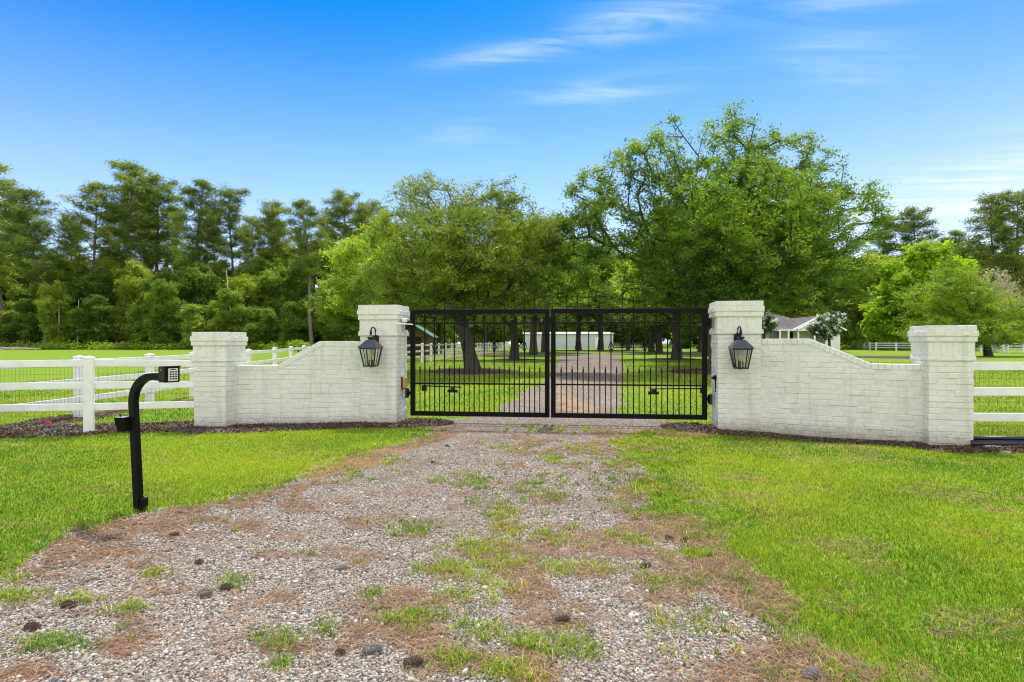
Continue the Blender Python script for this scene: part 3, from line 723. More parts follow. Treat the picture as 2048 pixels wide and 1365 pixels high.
def pillar(name, label, FLx, FLy, th, w, d, H, bands, zb=-.15):
    u = Vector((math.cos(th), -math.sin(th), 0)); v = Vector((math.sin(th), math.cos(th), 0))
    c = Vector((FLx, FLy, 0))+u*w/2+v*d/2
    root = thing(name, label, 'brick pillar', (c.x, c.y, 0), 'white brick gate pillars')
    sh, shc = MB(), MB(); cap, capc = MB(), MB()
    z = H
    for i, (hh, off, soldier) in enumerate(bands):
        ring(cap, capc, c, th, w/2-off, d/2-off, z-hh, z, .078 if soldier else (.105 if i in (0, 1) else .2), i % 2)
        z -= hh
    capc.box((c.x, c.y, H-.006), (w-.10, d-.10, .012), vrot(-th))
    k = max(1, round((z-zb)/.079)); ch = (z-zb)/k
    for i in range(k): ring(sh, shc, c, th, w/2-.042, d/2-.042, zb+i*ch, zb+(i+1)*ch, .205, i % 2)
    s = sh.build('shaft', M['brick'], root); shc.build('mortar_core', M['mortar'], s)
    s = cap.build('cap', M['brick'], root); capc.build('mortar_core', M['mortar'], s)
    return root, c, u, v
B_out = [(.072, .018, 0), (.075, 0, 0), (.07, .010, 0), (.19, .030, 1), (.065, .022, 0)]
B_in = [(.082, .014, 0), (.082, 0, 0), (.080, .010, 0), (.20, .030, 1), (.070, .014, 0)]
def FLr(cx, cy, th, w): return cx-math.cos(th)*w, cy+math.sin(th)*w
thLI, thLO, thRI, thRO = R(8.6), R(4.8), R(9), R(15)
PLI = pillar('brick_pillar', 'tall white brick pillar carrying a lantern left of the gate', *FLr(-1.89, 9.43, thLI, .72), thLI, .72, .62, 1.99, B_in)
PLO = pillar('brick_pillar', 'short white brick pillar at the left end, next to the left fence', *FLr(-4.49, 8.96, thLO, .62), thLO, .62, .62, 1.53, B_out)
PRI = pillar('brick_pillar', 'tall white brick pillar carrying a lantern right of the gate', 3.18, 8.89, thRI, .73, .62, 2.01, B_in)
PRO = pillar('brick_pillar', 'short white brick pillar at the right end, beside the black pipe', 5.536, 7.6, thRO, .60, .62, 1.59, B_out)

def wing(label, A, B, prof, zb=-.2, th=.20):
    """wall from A to B (xy of the front face, A at left); prof = (s, top z) with s 0..1"""
    A = Vector((*A, 0)); B = Vector((*B, 0)); L = (B-A).length; u = (B-A)/L; n = Vector((u.y, -u.x, 0))  # n towards the camera
    ang = math.atan2(u.y, u.x); rot = vrot(ang); mid = (A+B)/2
    root = thing('wing_wall', label, 'brick wall', (mid.x, mid.y, 0), 'white brick wing walls')
    ps = [(s*L, z) for s, z in prof]; cop = .085
    top = lambda a: float(np.interp(a, [p[0] for p in ps], [p[1] for p in ps]))
    wl_, co, core = MB(), MB(), MB()
    fn = lambda a, b, d: (A+u*a-n*d+Vector((0, 0, b)))
    core.prism([(0.0, zb)]+[(L, zb)]+[(a, z-.012) for a, z in ps[::-1]], .004, th-.004, fn)
    z = zb; i = 0; ch = .079
    while z < max(p[1] for p in ps):
        a = -.1*(i % 2)+random.uniform(-.02, .02)
        while a < L:
            b = a+random.uniform(.185, .215)
            x0, x1 = max(a, 0), min(b, L); zt = min(top(x0), top(x1))-cop; zt_m = top((x0+x1)/2)-cop
            h = min(z+ch, zt)-z
            if h < ch*.95 and zt_m > z+.01:       # cut brick under the slope
                xs_ = [x for x in np.linspace(x0, x1, 12) if top(x)-cop >= z+ch*.55]
                if xs_: x0, x1 = xs_[0], xs_[-1]; h = min(ch, max(.03, min(top(x0), top(x1))-cop-z))
                else: h = 0
            if x1-x0 > .03 and h > .02:
                for d in (.045, th-.045):
                    c = fn((x0+x1)/2, z+h/2, d)
                    jb(wl_, c, (x1-x0-.0045, .09, h-.0045), rot, .0045)
            a = b
        z += ch; i += 1
    for (a0, z0), (a1, z1) in zip(ps[:-1], ps[1:]):
        sl_ = math.hypot(a1-a0, z1-z0); k = max(1, round(sl_/.078)); tilt = math.atan2(z1-z0, a1-a0)
        rr = rot @ Matrix.Rotation(-tilt, 3, 'Y')
        for q in range(k):
            t_ = (q+.5)/k; nx_, nz_ = -math.sin(tilt), math.cos(tilt)
            c = fn(a0+(a1-a0)*t_-nx_*cop/2, z0+(z1-z0)*t_-nz_*cop/2, th/2)
            co.cbox(c, (sl_/k-.004, th+random.uniform(.006, .014), cop-.002), .005, rr)
    w_ = wl_.build('wall', M['brick'], root); core.build('mortar_core', M['mortar'], w_); co.build('coping', M['brick'], root)
    return root
wing('white brick wing wall sloping down left of the gate', (-4.58, 9.26), (-2.50, 9.59), [(0, .99), (.345, .99), (.66, 1.385), (1, 1.385)])
wing('white brick wing wall sloping down right of the gate', (3.80, 8.865), (5.68, 7.764), [(0, 1.42), (.34, 1.42), (.70, 1.06), (1, 1.06)])

# ------------------------------------------------------------------ gate
GL = Vector((-1.734, 9.74, 0)); GR = Vector((3.15, 9.19, 0))
gu = (GR-GL).normalized(); gL = (GR-GL).length; gn = Vector((gu.y, -gu.x, 0)); gang = math.atan2(gu.y, gu.x)
def gate_leaf(label, a0, a1, flip):
    """a0..a1 along the gate line; flip: True when the meeting stile is at a0"""
    o = GL+gu*(a1 if flip else a0)
    root = thing('gate_leaf', label, 'gate', (o.x, o.y, .11), 'double driveway gate')
    Mx = Matrix.Translation((GL.x, GL.y, 0)) @ Matrix.Rotation(gang, 4, 'Z')
    def mb():
        m = MB(); m.m = Mx; return m
    zt, zb, st = 1.923, .115, .078
    f = mb(); f.cbox((a0+st/2, 0, (zt+zb)/2), (st, .052, zt-zb), .003); f.cbox((a1-st/2, 0, (zt+zb)/2), (st, .052, zt-zb), .003)
    f.cbox(((a0+a1)/2, 0, zt-st/2), (a1-a0-2*st+.004, .048, st), .003); f.cbox(((a0+a1)/2, 0, zb+st/2), (a1-a0-2*st+.004, .048, st), .003)
    f.build('frame', M['black'], root)
    zr, zm = 1.690, .665
    for z in (zr, zm):
        m = mb(); m.cbox(((a0+a1)/2, 0, z), (a1-a0-2*st+.004, .03, .026), .003); m.build('crossbar', M['black'], root)
    i0, i1 = a0+st, a1-st; sp = (i1-i0)/13
    for k in range(1, 13):
        x = i0+sp*k; m = mb()
        m.tube([(x, 0, zb+st-.01), (x, 0, zt-st+.01)], .0088, 4, square=True, up=(1, 0, 0))
        dist = (13-k)/13 if not flip else k/13          # distance from the meeting stile
        m.build('picket', M['black'], root)
        h = .055+.205*(1-dist**2.2); m = mb()
        m.tube([(x, 0, zt-.005), (x, 0, zt+h-.05), (x, 0, zt+h-.045), (x, 0, zt+h-.03), (x, 0, zt+h)], [.0065, .0055, .011, .009, .0015], 6)
        m.build('spike', M['black'], root)
        if k in (2, 5, 8, 11):
            m = mb(); zc = 1.29
            for q in range(4):
                path = []
                for j in range(11):
                    t_ = j/10; a = q*math.pi/2+t_*math.pi*1.1; r_ = .040*math.sin(t_*math.pi)**.9
                    path.append((x+math.cos(a)*r_, math.sin(a)*r_, zc-.085+.17*t_))
                m.tube(path, .0055, 5)
            m.lathe([(.004, -.012), (.013, -.006), (.013, .006), (.004, .012)], (x, 0, zc+.09), 8); m.lathe([(.004, -.012), (.013, -.006), (.013, .006), (.004, .012)], (x, 0, zc-.09), 8)
            m.build('basket', M['black'], root, True)
    for k in range(13):
        x = i0+sp*(k+.5); m = mb()
        m.tube([(x, 0, zb+st-.01), (x, 0, .86), (x, 0, .875), (x, 0, .895), (x, 0, .91), (x, 0, .985)], [.0085, .0085, .014, .014, .012, .0012], 6)
        m.build('short_picket', M['black'], root)
        m = mb(); zc = (zt-st+zr)/2; rr = min(sp/2-.010, (zt-st-zr)/2-.008)
        m.tube([(x+math.cos(a)*rr, 0, zc+math.sin(a)*rr) for a in [2*math.pi*j/24 for j in range(25)]], .0060, 5, cap=False)
        m.build('ring', M['black'], root, True)
    return root
mid_a = gL*.4855
leafL = gate_leaf('left leaf of the black iron driveway gate', 0.0, mid_a-.012, False)
leafR = gate_leaf('right leaf of the black iron driveway gate', mid_a+.012, gL, True)
def glocal(): return Matrix.Translation((GL.x, GL.y, 0)) @ Matrix.Rotation(gang, 4, 'Z')
def gbox(root, name, mat, boxes, tubes=()):
    m = MB(); m.m = glocal()
    for c, d in boxes: m.cbox(c, d, .004)
    for p, r in tubes: m.tube(p, r, 8)
    return m.build(name, mat, root)
# gate openers (behind the leaves)
for (lab, ax, bx, px_) in (('black gate opener arm behind the left gate leaf', .20, .86, .70), ('black gate opener arm behind the right gate leaf', gL-.02, gL-.90, gL-.86)):
    p = GL+gu*ax; root = thing('gate_opener', lab, 'gate opener', (p.x, p.y, .6), 'gate opener arms')
    gbox(root, 'arm', M['black_s'], [], [([(ax, .12, .615), (bx, .08, .600)], .012)])
    gbox(root, 'motor_box', M['black_s'], [((ax+(.0 if ax < 1 else -.02), .14, .575), (.075, .07, .10))])
    gbox(root, 'bracket', M['black_s'], [((px_+.02, .045, .535), (.175, .03, .05)), ((px_+.02, .055, .575), (.07, .03, .04))])
# hinges
for (lf, ax, z) in ((leafL, -.055, 1.66), (leafL, -.055, .50), (leafR, gL+.045, 1.68), (leafR, gL+.045, .45)):
    sgn = -1 if ax < 1 else 1
    hg_ = gbox(lf, 'hinge', M['rust'], [((ax+sgn*.015, 0, z), (.03, .10, .17))])
    gbox(hg_, 'barrel', M['black'], [((ax-sgn*.02, 0, z), (.07, .035, .06))], [([(ax-sgn*.02, -.02, z-.07), (ax-sgn*.02, -.02, z+.07)], .018)])
# small things on the pillars' gate sides
p = S(803, 648, 9.55); root = thing('sensor_rod', 'thin white sensor rod by the top hinge of the left lantern pillar', 'rod', p)
m = MB(); m.tube([S(790, 647.5, 9.40), S(826, 649.5, 9.45)], .009, 8); m.build('rod', M['whiteplastic'], root)
m = MB(); m.cbox(S(809, 641, 9.62), (.09, .06, .07), .01); m.build('clamp', M['whiteplastic'], root)
def on_side(P, sgn, dep, z):
    rt, c, u, v = P; hw = .36-.042
    return c+u*sgn*hw+v*(dep), z
c, z = on_side(PLI, 1, .0, 0)
b = c+Vector((.02, 0, .63)); root = thing('latch_box', 'tan wooden box on the gate side of the left lantern pillar', 'box', (b.x, b.y, .63))
m = MB(); rot = vrot(-thLI); m.cbox((b.x+.015, b.y+.03, .67), (.05, .13, .19), .006, rot); m.build('face', M['tan'], root)
m = MB(); m.cbox((b.x-.005, b.y+.03, .665), (.03, .15, .21), .004, rot); m.build('backing', M['rust'], root)
c, z = on_side(PRI, -1, -.10, 0)
root = thing('photo_eye', 'black hooded photo eye on the gate side of the right lantern pillar', 'sensor', (c.x, c.y, .75))
m = MB(); m.m = Matrix.Translation((c.x-.02, c.y, .80)) @ Matrix.Rotation(-thRI, 4, 'Z')
m.add([(-.06, -.05, -.01), (-.06, .05, -.01), (.02, -.05, -.045), (.02, .05, -.045), (.02, -.05, .045), (.02, .05, .045)], [(0, 1, 3, 2), (2, 3, 5, 4), (0, 4, 5, 1), (0, 2, 4), (1, 5, 3)])
m.build('hood', M['black'], root)
m = MB(); m.tube([(c.x-.008, c.y, .77), (c.x-.008, c.y, .57)], .012, 8); m.build('conduit', M['black'], root)

# ------------------------------------------------------------------ lanterns
def lantern(label, P, hx, zc, tilt):
    rt, c, u, v = P; th = math.atan2(-u.y, u.x)
    o = c-v*(.31-.042+.0)+u*hx
    root = thing('wall_lantern', label, 'lantern', (o.x, o.y, zc), 'gate lanterns')
    Mx = Matrix.Translation((o.x, o.y, zc)) @ Matrix.Rotation(-th, 4, 'Z')      # local -y = out of wall
    def mb(): m = MB(); m.m = Mx; return m
    m = mb(); m.cbox((0, -.012, .0), (.11, .024, .19), .005); m.build('backplate', M['black_s'], root)
    cy = -.215; top = -.02
    m = mb(); path = [(0, -.02, .03)]
    for j in range(13):
        a = math.pi*j/12; path.append((0, -.02-.0975*(1-math.cos(a)), .115+.065*math.sin(a)))
    path.append((0, cy, .05)); m.tube(path, .011, 8); m.tube([(0, cy, .13), (0, cy, .10), (0, cy, .07), (0, cy, .04)], [.012, .022, .022, .010], 8)
    m.build('gooseneck', M['black_s'], root, True)
    br = .155; tp = .055; bt = .085; hR = .115; hB = .285
    z0 = .0
    m = mb(); a4 = math.pi/4; q2 = math.sqrt(2)
    m.lathe([(.035*q2, z0+.02), (.045*q2, z0+.015), (.045*q2, z0-.005), (.032*q2, z0-.01), (.032*q2, z0-.03)], (0, cy, 0), 4, ang0=a4)
    m.build('chimney', M['black_s'], root)
    m = mb(); m.lathe([(tp*q2, z0-.028), (br*q2, z0-.028-hR), (br*q2, z0-.028-hR-.012), ((br-.012)*q2, z0-.028-hR-.03)], (0, cy, 0), 4, ang0=a4); m.build('roof', M['roofmetal'], root)
    zt_, zb_ = z0-.058-hR, z0-.058-hR-hB; wt_ = br-.022
    m = mb()
    for sx in (-1, 1):
        for sy in (-1, 1):
            m.tube([(sx*wt_, cy+sy*wt_, zt_), (sx*bt, cy+sy*bt, zb_)], .008, 4, square=True)
    for (w_, z_) in ((wt_, zt_), (bt, zb_)):
        pts = [(sx*w_, cy+sy*w_, z_) for sx, sy in ((-1, -1), (1, -1), (1, 1), (-1, 1))]
        for i in range(4): m.tube([pts[i], pts[(i+1) % 4]], .009, 4, square=True)
    # side muntins
    for k in (-1, 1):
        m.tube([(k*wt_*.55, cy-wt_, zt_), (k*bt*.55, cy-bt, zb_)], .004, 4)
        m.tube([(k*wt_, cy-wt_*.0, zt_), (k*bt, cy, zb_)], .004, 4)
    m.box((0, cy, zb_), (2*bt, 2*bt, .008)); m.lathe([(.004, -.03), (.010, -.02), (.006, -.004)], (0, cy, zb_), 8)
    m.build('cage', M['black_s'], root)
    m = mb()
    for (sx, sy, ex, ey) in ((-1, -1, 1, -1), (1, -1, 1, 1), (1, 1, -1, 1), (-1, 1, -1, -1)):
        k1 = wt_-.003; k2 = bt-.003
        m.add([(sx*k1, cy+sy*k1, zt_), (ex*k1, cy+ey*k1, zt_), (ex*k2, cy+ey*k2, zb_), (sx*k2, cy+sy*k2, zb_)], [(0, 1, 2, 3)])
    m.build('glass', M['glass'], root)
    for (bx, by) in ((-.03, 0), (.03, 0), (0, .03)):
        m = mb(); m.tube([(bx, cy+by, zb_+.004), (bx, cy+by, zb_+.10)], .011, 8); cd = m.build('candle', M['candle'], root)
        m = mb(); m.lathe([(.007, .10), (.016, .12), (.018, .145), (.011, .17), (.002, .195)], (bx, cy+by, zb_), 8); m.build('bulb', M['bulb'], cd, True)
    return root
lantern('black glass lantern on the left gate pillar', PLI, -.04, 1.435, 0)
lantern('black glass lantern on the right gate pillar', PRI, -.03, 1.43, 0)

# ------------------------------------------------------------------ gooseneck keypad stand
bp = G(279, 1022); root = thing('keypad_stand', 'black gooseneck keypad stand at the left drive edge', 'keypad stand', bp)
dr = Vector((.95, -.30, 0)).normalized(); up = Vector((-.055, 0, .998)).normalized()
b0 = bp-Vector((0, 0, .1)); path = [b0]
hs = .86; Rr = .225
p1 = bp+up*hs; path.append(p1)
for j in range(1, 13):
    a = math.pi/2*j/12; path.append(p1+dr*Rr*(1-math.cos(a))+up*Rr*math.sin(a))
pe = path[-1]+dr*.13; path.append(pe)
sdv = dr.cross(up)
m = MB(); m.tube(path, .026, 4, square=True, up=tuple(sdv)); m.build('post', M['black'], root)
m = MB(); yaw = math.atan2(dr.y, dr.x)+R(-16); rot = vrot(yaw)
bc = pe+dr*.03+Vector((0, 0, .02)); m.cbox(bc, (.105, .115, .125), .006, rot); m.cbox(bc+rot @ Vector((.05, 0, .062)), (.035, .118, .008), .002, rot)
kb = m.build('keypad_box', M['black'], root)
m = MB(); fc = bc+rot @ Vector((.054, .004, -.002)); m.cbox(fc, (.006, .072, .100), .002, rot); kp = m.build('keypad', M['silver'], kb)
m = MB()
for i in range(4):
    for j in range(3): m.cbox(fc+rot @ Vector((.005, (j-1)*.020, .022-i*.018)), (.006, .012, .010), .001, rot)
m.cbox(fc+rot @ Vector((.004, 0, .040)), (.004, .04, .006), .001, rot); m.build('button', M['black'], kb)
m = MB(); m.lathe([(.006, -.002), (.006, .002)], bc+rot @ Vector((.0, -.059, .035)), 8); m.build('lens', M['whiteplastic'], kb)
m = MB(); q = bp+up*.035+Vector((.045, -.01, 0)); m.cbox(q+Vector((0, 0, .01)), (.035, .06, .12), .004); m.build('foot_bracket', M['black'], root)
q = bp+up*.70+Vector((-.085, -.02, 0)); lb = thing('key_safe', 'small black key box hung on the keypad post', 'key box', q)
m = MB(); m.m = Matrix.Translation(q)
m.add([(-.045, -.035, .055), (.04, -.035, .055), (.04, .035, .055), (-.045, .035, .055), (-.022, -.025, -.055), (.04, -.025, -.055), (.04, .025, -.055), (-.022, .025, -.055)],
      [(0, 1, 2, 3), (7, 6, 5, 4), (0, 4, 5, 1), (1, 5, 6, 2), (2, 6, 7, 3), (3, 7, 4, 0)]); m.build('box', M['black'], lb)
m = MB(); m.m = Matrix.Translation(q); m.tube([(-.015, 0, .05), (-.02, 0, .085)], .006, 6); m.build('knob', M['black_s'], lb)
m = MB(); m.m = Matrix.Translation(q); m.box((0, 0, .0565), (.075, .06, .004)); m.build('lid', M['silver'], lb)

# ------------------------------------------------------------------ fences
def post_mesh(x, y, h, w, ang=0):
    m = MB(); z = gz(x, y); r = vrot(ang); m.cbox((x, y, z+h/2-.1), (w, w, h+.2), .004, r)
    m.m = Matrix.Translation((x, y, z+h)) @ Matrix.Rotation(ang, 4, 'Z'); k = w/2+.008
    m.add([(-k, -k, -.012), (k, -k, -.012), (k, k, -.012), (-k, k, -.012), (-k, -k, .008), (k, -k, .008), (k, k, .008), (-k, k, .008), (0, 0, .03)],
          [(3, 2, 1, 0), (0, 1, 5, 4), (1, 2, 6, 5), (2, 3, 7, 6), (3, 0, 4, 7), (4, 5, 8), (5, 6, 8), (6, 7, 8), (7, 4, 8)])
    return m
def fence(label, pts, h, rails, w=.11, rh=.105, rt=.04, wire=False, ends=True, front=0, mat='vinyl', rmat=None):
    """pts = xy of every post; rails = heights of rail tops"""
    o = pts[0]; root = thing('rail_fence', label, 'fence', (o[0], o[1], gz(*o)))
    for i, (x, y) in enumerate(pts):
        if ends == 'last' and i == len(pts)-1: continue
        if ends == 'first' and i == 0: continue
        j = min(i, len(pts)-2); ang = math.atan2(pts[j+1][1]-pts[j][1], pts[j+1][0]-pts[j][0])
        post_mesh(x, y, h, w, ang).build('post', M[mat], root)
    for rz_ in rails:
        for (a, b) in zip(pts[:-1], pts[1:]):
            A = Vector((a[0], a[1], gz(*a)+rz_-rh/2)); B = Vector((b[0], b[1], gz(*b)+rz_-rh/2)); d = B-A; L = d.length
            n = Vector((d.y, -d.x, 0)).normalized()*front
            rot = Matrix.Rotation(math.atan2(d.y, d.x), 3, 'Z') @ Matrix.Rotation(-math.asin(d.z/L), 3, 'Y')
            m = MB(); m.cbox((A+B)/2+n, (L+(0.0 if front == 0 else .02)-.004, rt, rh), .004, rot); m.build('rail', M[rmat or mat], root)
    if wire:
        m = MB(); tot = 0
        for (a, b) in zip(pts[:-1], pts[1:]):
            A = Vector((*a, 0)); B = Vector((*b, 0)); L = (B-A).length; k = int(L/.055); off = Vector((B.y-A.y, A.x-B.x, 0)).normalized()*(-.035)
            for i in range(k+1):
                p = A+(B-A)*i/k+off; z = gz(p.x, p.y); m.tube([(p.x, p.y, z+.02), (p.x, p.y, z+rails[0])], .0014, 3, cap=False)
            for q in range(11):
                z = .03+q*(rails[0]-.04)/10; A2 = A+off; B2 = B+off; m.tube([(A2.x, A2.y, gz(A2.x, A2.y)+z), (B2.x, B2.y, gz(B2.x, B2.y)+z)], .0014, 3, cap=False)
        m.build('wire_mesh', M['wire'], root)
    return root
# front left fence, ending at the short pillar
zf = 8.40; xp = (178-1024)/F*zf
fence('white three rail fence with wire mesh left of the short left pillar', [(xp-4.9, zf), (xp-2.45, zf), (xp, zf), (-5.0, 9.12)], 1.10, [1.075, .745, .425], wire=True, front=0, ends='last', w=.125)
# paddock fence running away on the left
pts2 = [(-7.75, 6.0), (-7.75, 8.1), (-7.75, 10.2), (-7.80, 12.25), (-7.95, 14.2), (-8.15, 16.1), (-8.33, 18.0), (-8.42, 20.2), (-8.7, 22.4), (-9.0, 24.6), (-9.3, 26.8)]
fence('white rail fence running away behind the front left fence', pts2, 1.10, [1.06, .72, .40], w=.13, front=.05)
fence('white three rail fence with wire mesh right of the short right pillar', [(6.08, 7.66), (8.3, 7.45), (10.4, 7.25)], 1.16, [1.115, .775, .430], wire=True, rh=.113, w=.125, ends='first')
# long fence beside the drive beyond the gate
pts3 = [(-5.2+.0703*2.44*i, 33+2.44*i) for i in range(-2, 28)]
fence('long white fence left of the drive beyond the gate', pts3, 1.12, [1.08, .74, .42], w=.13, front=.05, rmat='vinyl_s')
fence('far white fence right of the white barn', [(22+2.44*i, 124+.2*i) for i in range(0, 22)], 1.15, [1.12, .86, .6, .34], w=.14)
pts5 = [(67-1.55*i, 118-3.9*i) for i in range(0, 10)]+[(54+.35*i, 80-3.2*i) for i in range(0, 9)]
fence('white fence crossing the lawn right of the house', pts5, 1.15, [1.12, .80, .48], w=.16, rh=.12)
fence('white fence behind the lawn at the right frame edge', [(57+2.6*i, 66+.3*i) for i in range(0, 8)], 1.15, [1.12, .80, .48], w=.15, rh=.12)

# ------------------------------------------------------------------ edging pipe, stones, flag, cones, twigs
root = thing('drain_pipe', 'black corrugated pipe lying under the right fence', 'pipe', (7.2, 7.35, .05))
m = MB(); m.tube([(6.05, 7.50, .03), (7.0, 7.42, .035), (8.4, 7.30, .03)], .045, 12); m.build('lower_pipe', M['pipe'], root, True)
m = MB(); m.tube([(6.05, 7.60, .085), (7.0, 7.53, .09), (8.4, 7.41, .085)], .030, 12); m.build('upper_pipe', M['pipe'], root, True)
def rock(label, px, py, dx_, dy_, dz_, seed):
    p = G(px, py); rr = np.random.RandomState(seed); n = 9; vs = []; fs = []
    rad = rr.uniform(.75, 1.1, n)
    for lv, (sc, z) in enumerate(((1, -.3), (1.0, .55), (.82, 1))):
        for k in range(n):
            a = 2*math.pi*k/n; vs.append((math.cos(a)*dx_*rad[k]*sc, math.sin(a)*dy_*rad[k]*sc, dz_*z+rr.uniform(-.004, .004)))
    for i in range(2):
        for k in range(n): fs.append((i*n+k, i*n+(k+1) % n, (i+1)*n+(k+1) % n, (i+1)*n+k))
    fs.append(tuple(2*n+k for k in range(n)))
    m = MB(); m.add(vs, fs); o = m.build('flat_stone', M['stone']); o.location = p; tag(o, label, 'stone', 'flat stones by the right fence')
rock('large flat brown stone below the right fence', 2030, 893, .16, .10, .05, 1)
rock('dark flat stone at the foot of the right pillar', 1985, 897, .12, .07, .035, 2)
rock('small grey stone in the mulch near the right edge', 2012, 908, .07, .05, .03, 3)
p = G(96, 853); root = thing('marker_flag', 'small pink marker flag in the left mulch bed', 'marker flag', p)
m = MB(); m.tube([p-Vector((0, 0, .05)), p+Vector((0, 0, .07))], .002, 5); m.build('stake', M['wire'], root)
m = MB(); m.m = Matrix.Translation(p+Vector((0, 0, .05)))
vs = []; 
for i in range(5):
    for j in range(3): vs.append((-.06+.028*i, .012*math.sin(i*1.3+j), .025*(j-1)+.010*math.sin(i*1.1)+.006*i))
vsb = [(a, b+.002, c_) for a, b, c_ in vs]
fs = [(i*3+j, i*3+j+1, i*3+j+4, i*3+j+3) for i in range(4) for j in range(2)]
m.add(vs+vsb, fs+[tuple(15+q for q in f[::-1]) for f in fs]); m.build('cloth', M['pinkflag'], root)

def cone_mesh(seed):
    rr = random.Random(seed); rr.random(); m = MB(); L, Rm = .105, .027
    m.lathe([(.004, -L/2), (Rm*.45, -L*.35), (Rm*.5, -L*.1), (Rm*.4, L*.2), (.006, L/2)], (0, 0, 0), 10)
    n = 74; ga = 2.39996
    for i in range(n):
        t = (i+.5)/n; z = -L/2+L*t; r = Rm*math.sin(math.pi*(t**.75))**.7*.60+.002; a = i*ga
        d = Vector((math.cos(a), math.sin(a), 0)); tn = Vector((-math.sin(a), math.cos(a), 0)); o = d*r+Vector((0, 0, z)); up_ = Vector((0, 0, 1))*(.25+.6*t)
        tip = o+(d+up_*.8)*.017*rr.uniform(.7, 1.3); w = .0080
        b0_ = o-tn*w+Vector((0, 0, -.002)); b1_ = o+tn*w+Vector((0, 0, -.002)); t0 = tip-tn*w*.6; t1 = tip+tn*w*.6; tb = tip+Vector((0, 0, -.0035)); k = o+Vector((0, 0, .003))
        m.add([b0_, b1_, t1, t0, tb, k], [(0, 1, 4), (0, 4, 3), (1, 2, 4), (4, 2, 3), (3, 2, 5), (0, 3, 5), (2, 1, 5)])
    return m
c1 = cone_mesh(1).build('pine_cone', M['conetip']); c2 = cone_mesh(2).build('pine_cone', M['cone'])
cs = .64; protos = [c1, c2]; used = [False, False]
cones = [(410, 1193, 0, 1.15, 'grey open pine cone in the gravel at lower left'), (452, 1180, 1, .95, 'dark brown pine cone just right of the grey one at lower left'),
         (683, 1141, 0, 1.0, 'pale grey pine cone left of the middle of the drive'), (348, 1073, 1, .9, 'small dark pine cone in front of the keypad post'),
         (398, 1128, 1, .8, 'small brown pine cone on gravel below the keypad post'), (64, 1260, 1, 1.0, 'dark pine cone near the lower left edge'),
         (1290, 1136, 1, .95, 'dark pine cone on the right wheel track'), (1338, 1079, 1, .9, 'left one of two dark pine cones by the right lawn'),
         (1369, 1084, 1, .9, 'right one of two dark pine cones by the right lawn'), (1124, 1245, 1, 1.05, 'reddish brown pine cone beside a weed, lower middle'),
         (745, 1308, 0, 1.25, 'large grey pine cone near the bottom middle'), (826, 1333, 1, 1.2, 'large dark pine cone at the bottom middle'),
         (680, 1309, 1, .7, 'small cone left of the large grey cone at the bottom'), (894, 894, 1, .8, 'small dark pine cone on the gravel before the gate'),
         (866, 927, 1, .8, 'small dark pine cone left of centre, nearer than the gate one'), (1620, 1356, 0, 1.1, 'grey pine cone in the lawn at the bottom right'), (1236, 917, 1, .6, 'tiny pine cone on the drive near the right lawn corner'),
         (137, 1215, 1, 1.0, 'dark pine cone in needles at far lower left')]
for i, (px, py, kd, sc, lab) in enumerate(cones):
    sc *= cs
    o = protos[kd] if not used[kd] else protos[kd].copy()
    if used[kd]: link(o)
    used[kd] = True; p = G(px, py); o.location = p+Vector((0, 0, .022*sc)); o.scale = (sc,)*3
    rr = random.Random(i*7+3); o.rotation_euler = (R(90+rr.uniform(-12, 12)), 0, R(90)+rr.uniform(-.7, .7)); tag(o, lab, 'pine cone', 'pine cones fallen on the drive')
for i, (a, b, lab) in enumerate([((80, 1141), (165, 1131), 'grey twig at the left lawn edge'), ((165, 1166), (200, 1158), 'short twig on the pale gravel at left'), ((0, 1163), (22, 1150), 'dark stick at the far left edge'),
                                 ((147, 1349), (180, 1340), 'pale stick near the lower left corner'), ((320, 872), (340, 866), 'stick on mulch between the fence and the left pillar'), ((215, 1045), (250, 1050), 'thin dark twig left of the keypad post'), ((1860, 1264), (1915, 1272), 'dry twig lying in the right lawn')]):
    A = G(*a); B = G(*b); d = B-A; pth = [A+d*t_+Vector((random.gauss(0, .008), random.gauss(0, .008), .008+random.uniform(0, .006))) for t_ in (0, .3, .6, 1)]
    m = MB(); m.tube(pth, [.006, .005, .004, .002], 6); o = m.build('twig', M['twig']); tag(o, lab, 'twig', 'twigs on the ground')

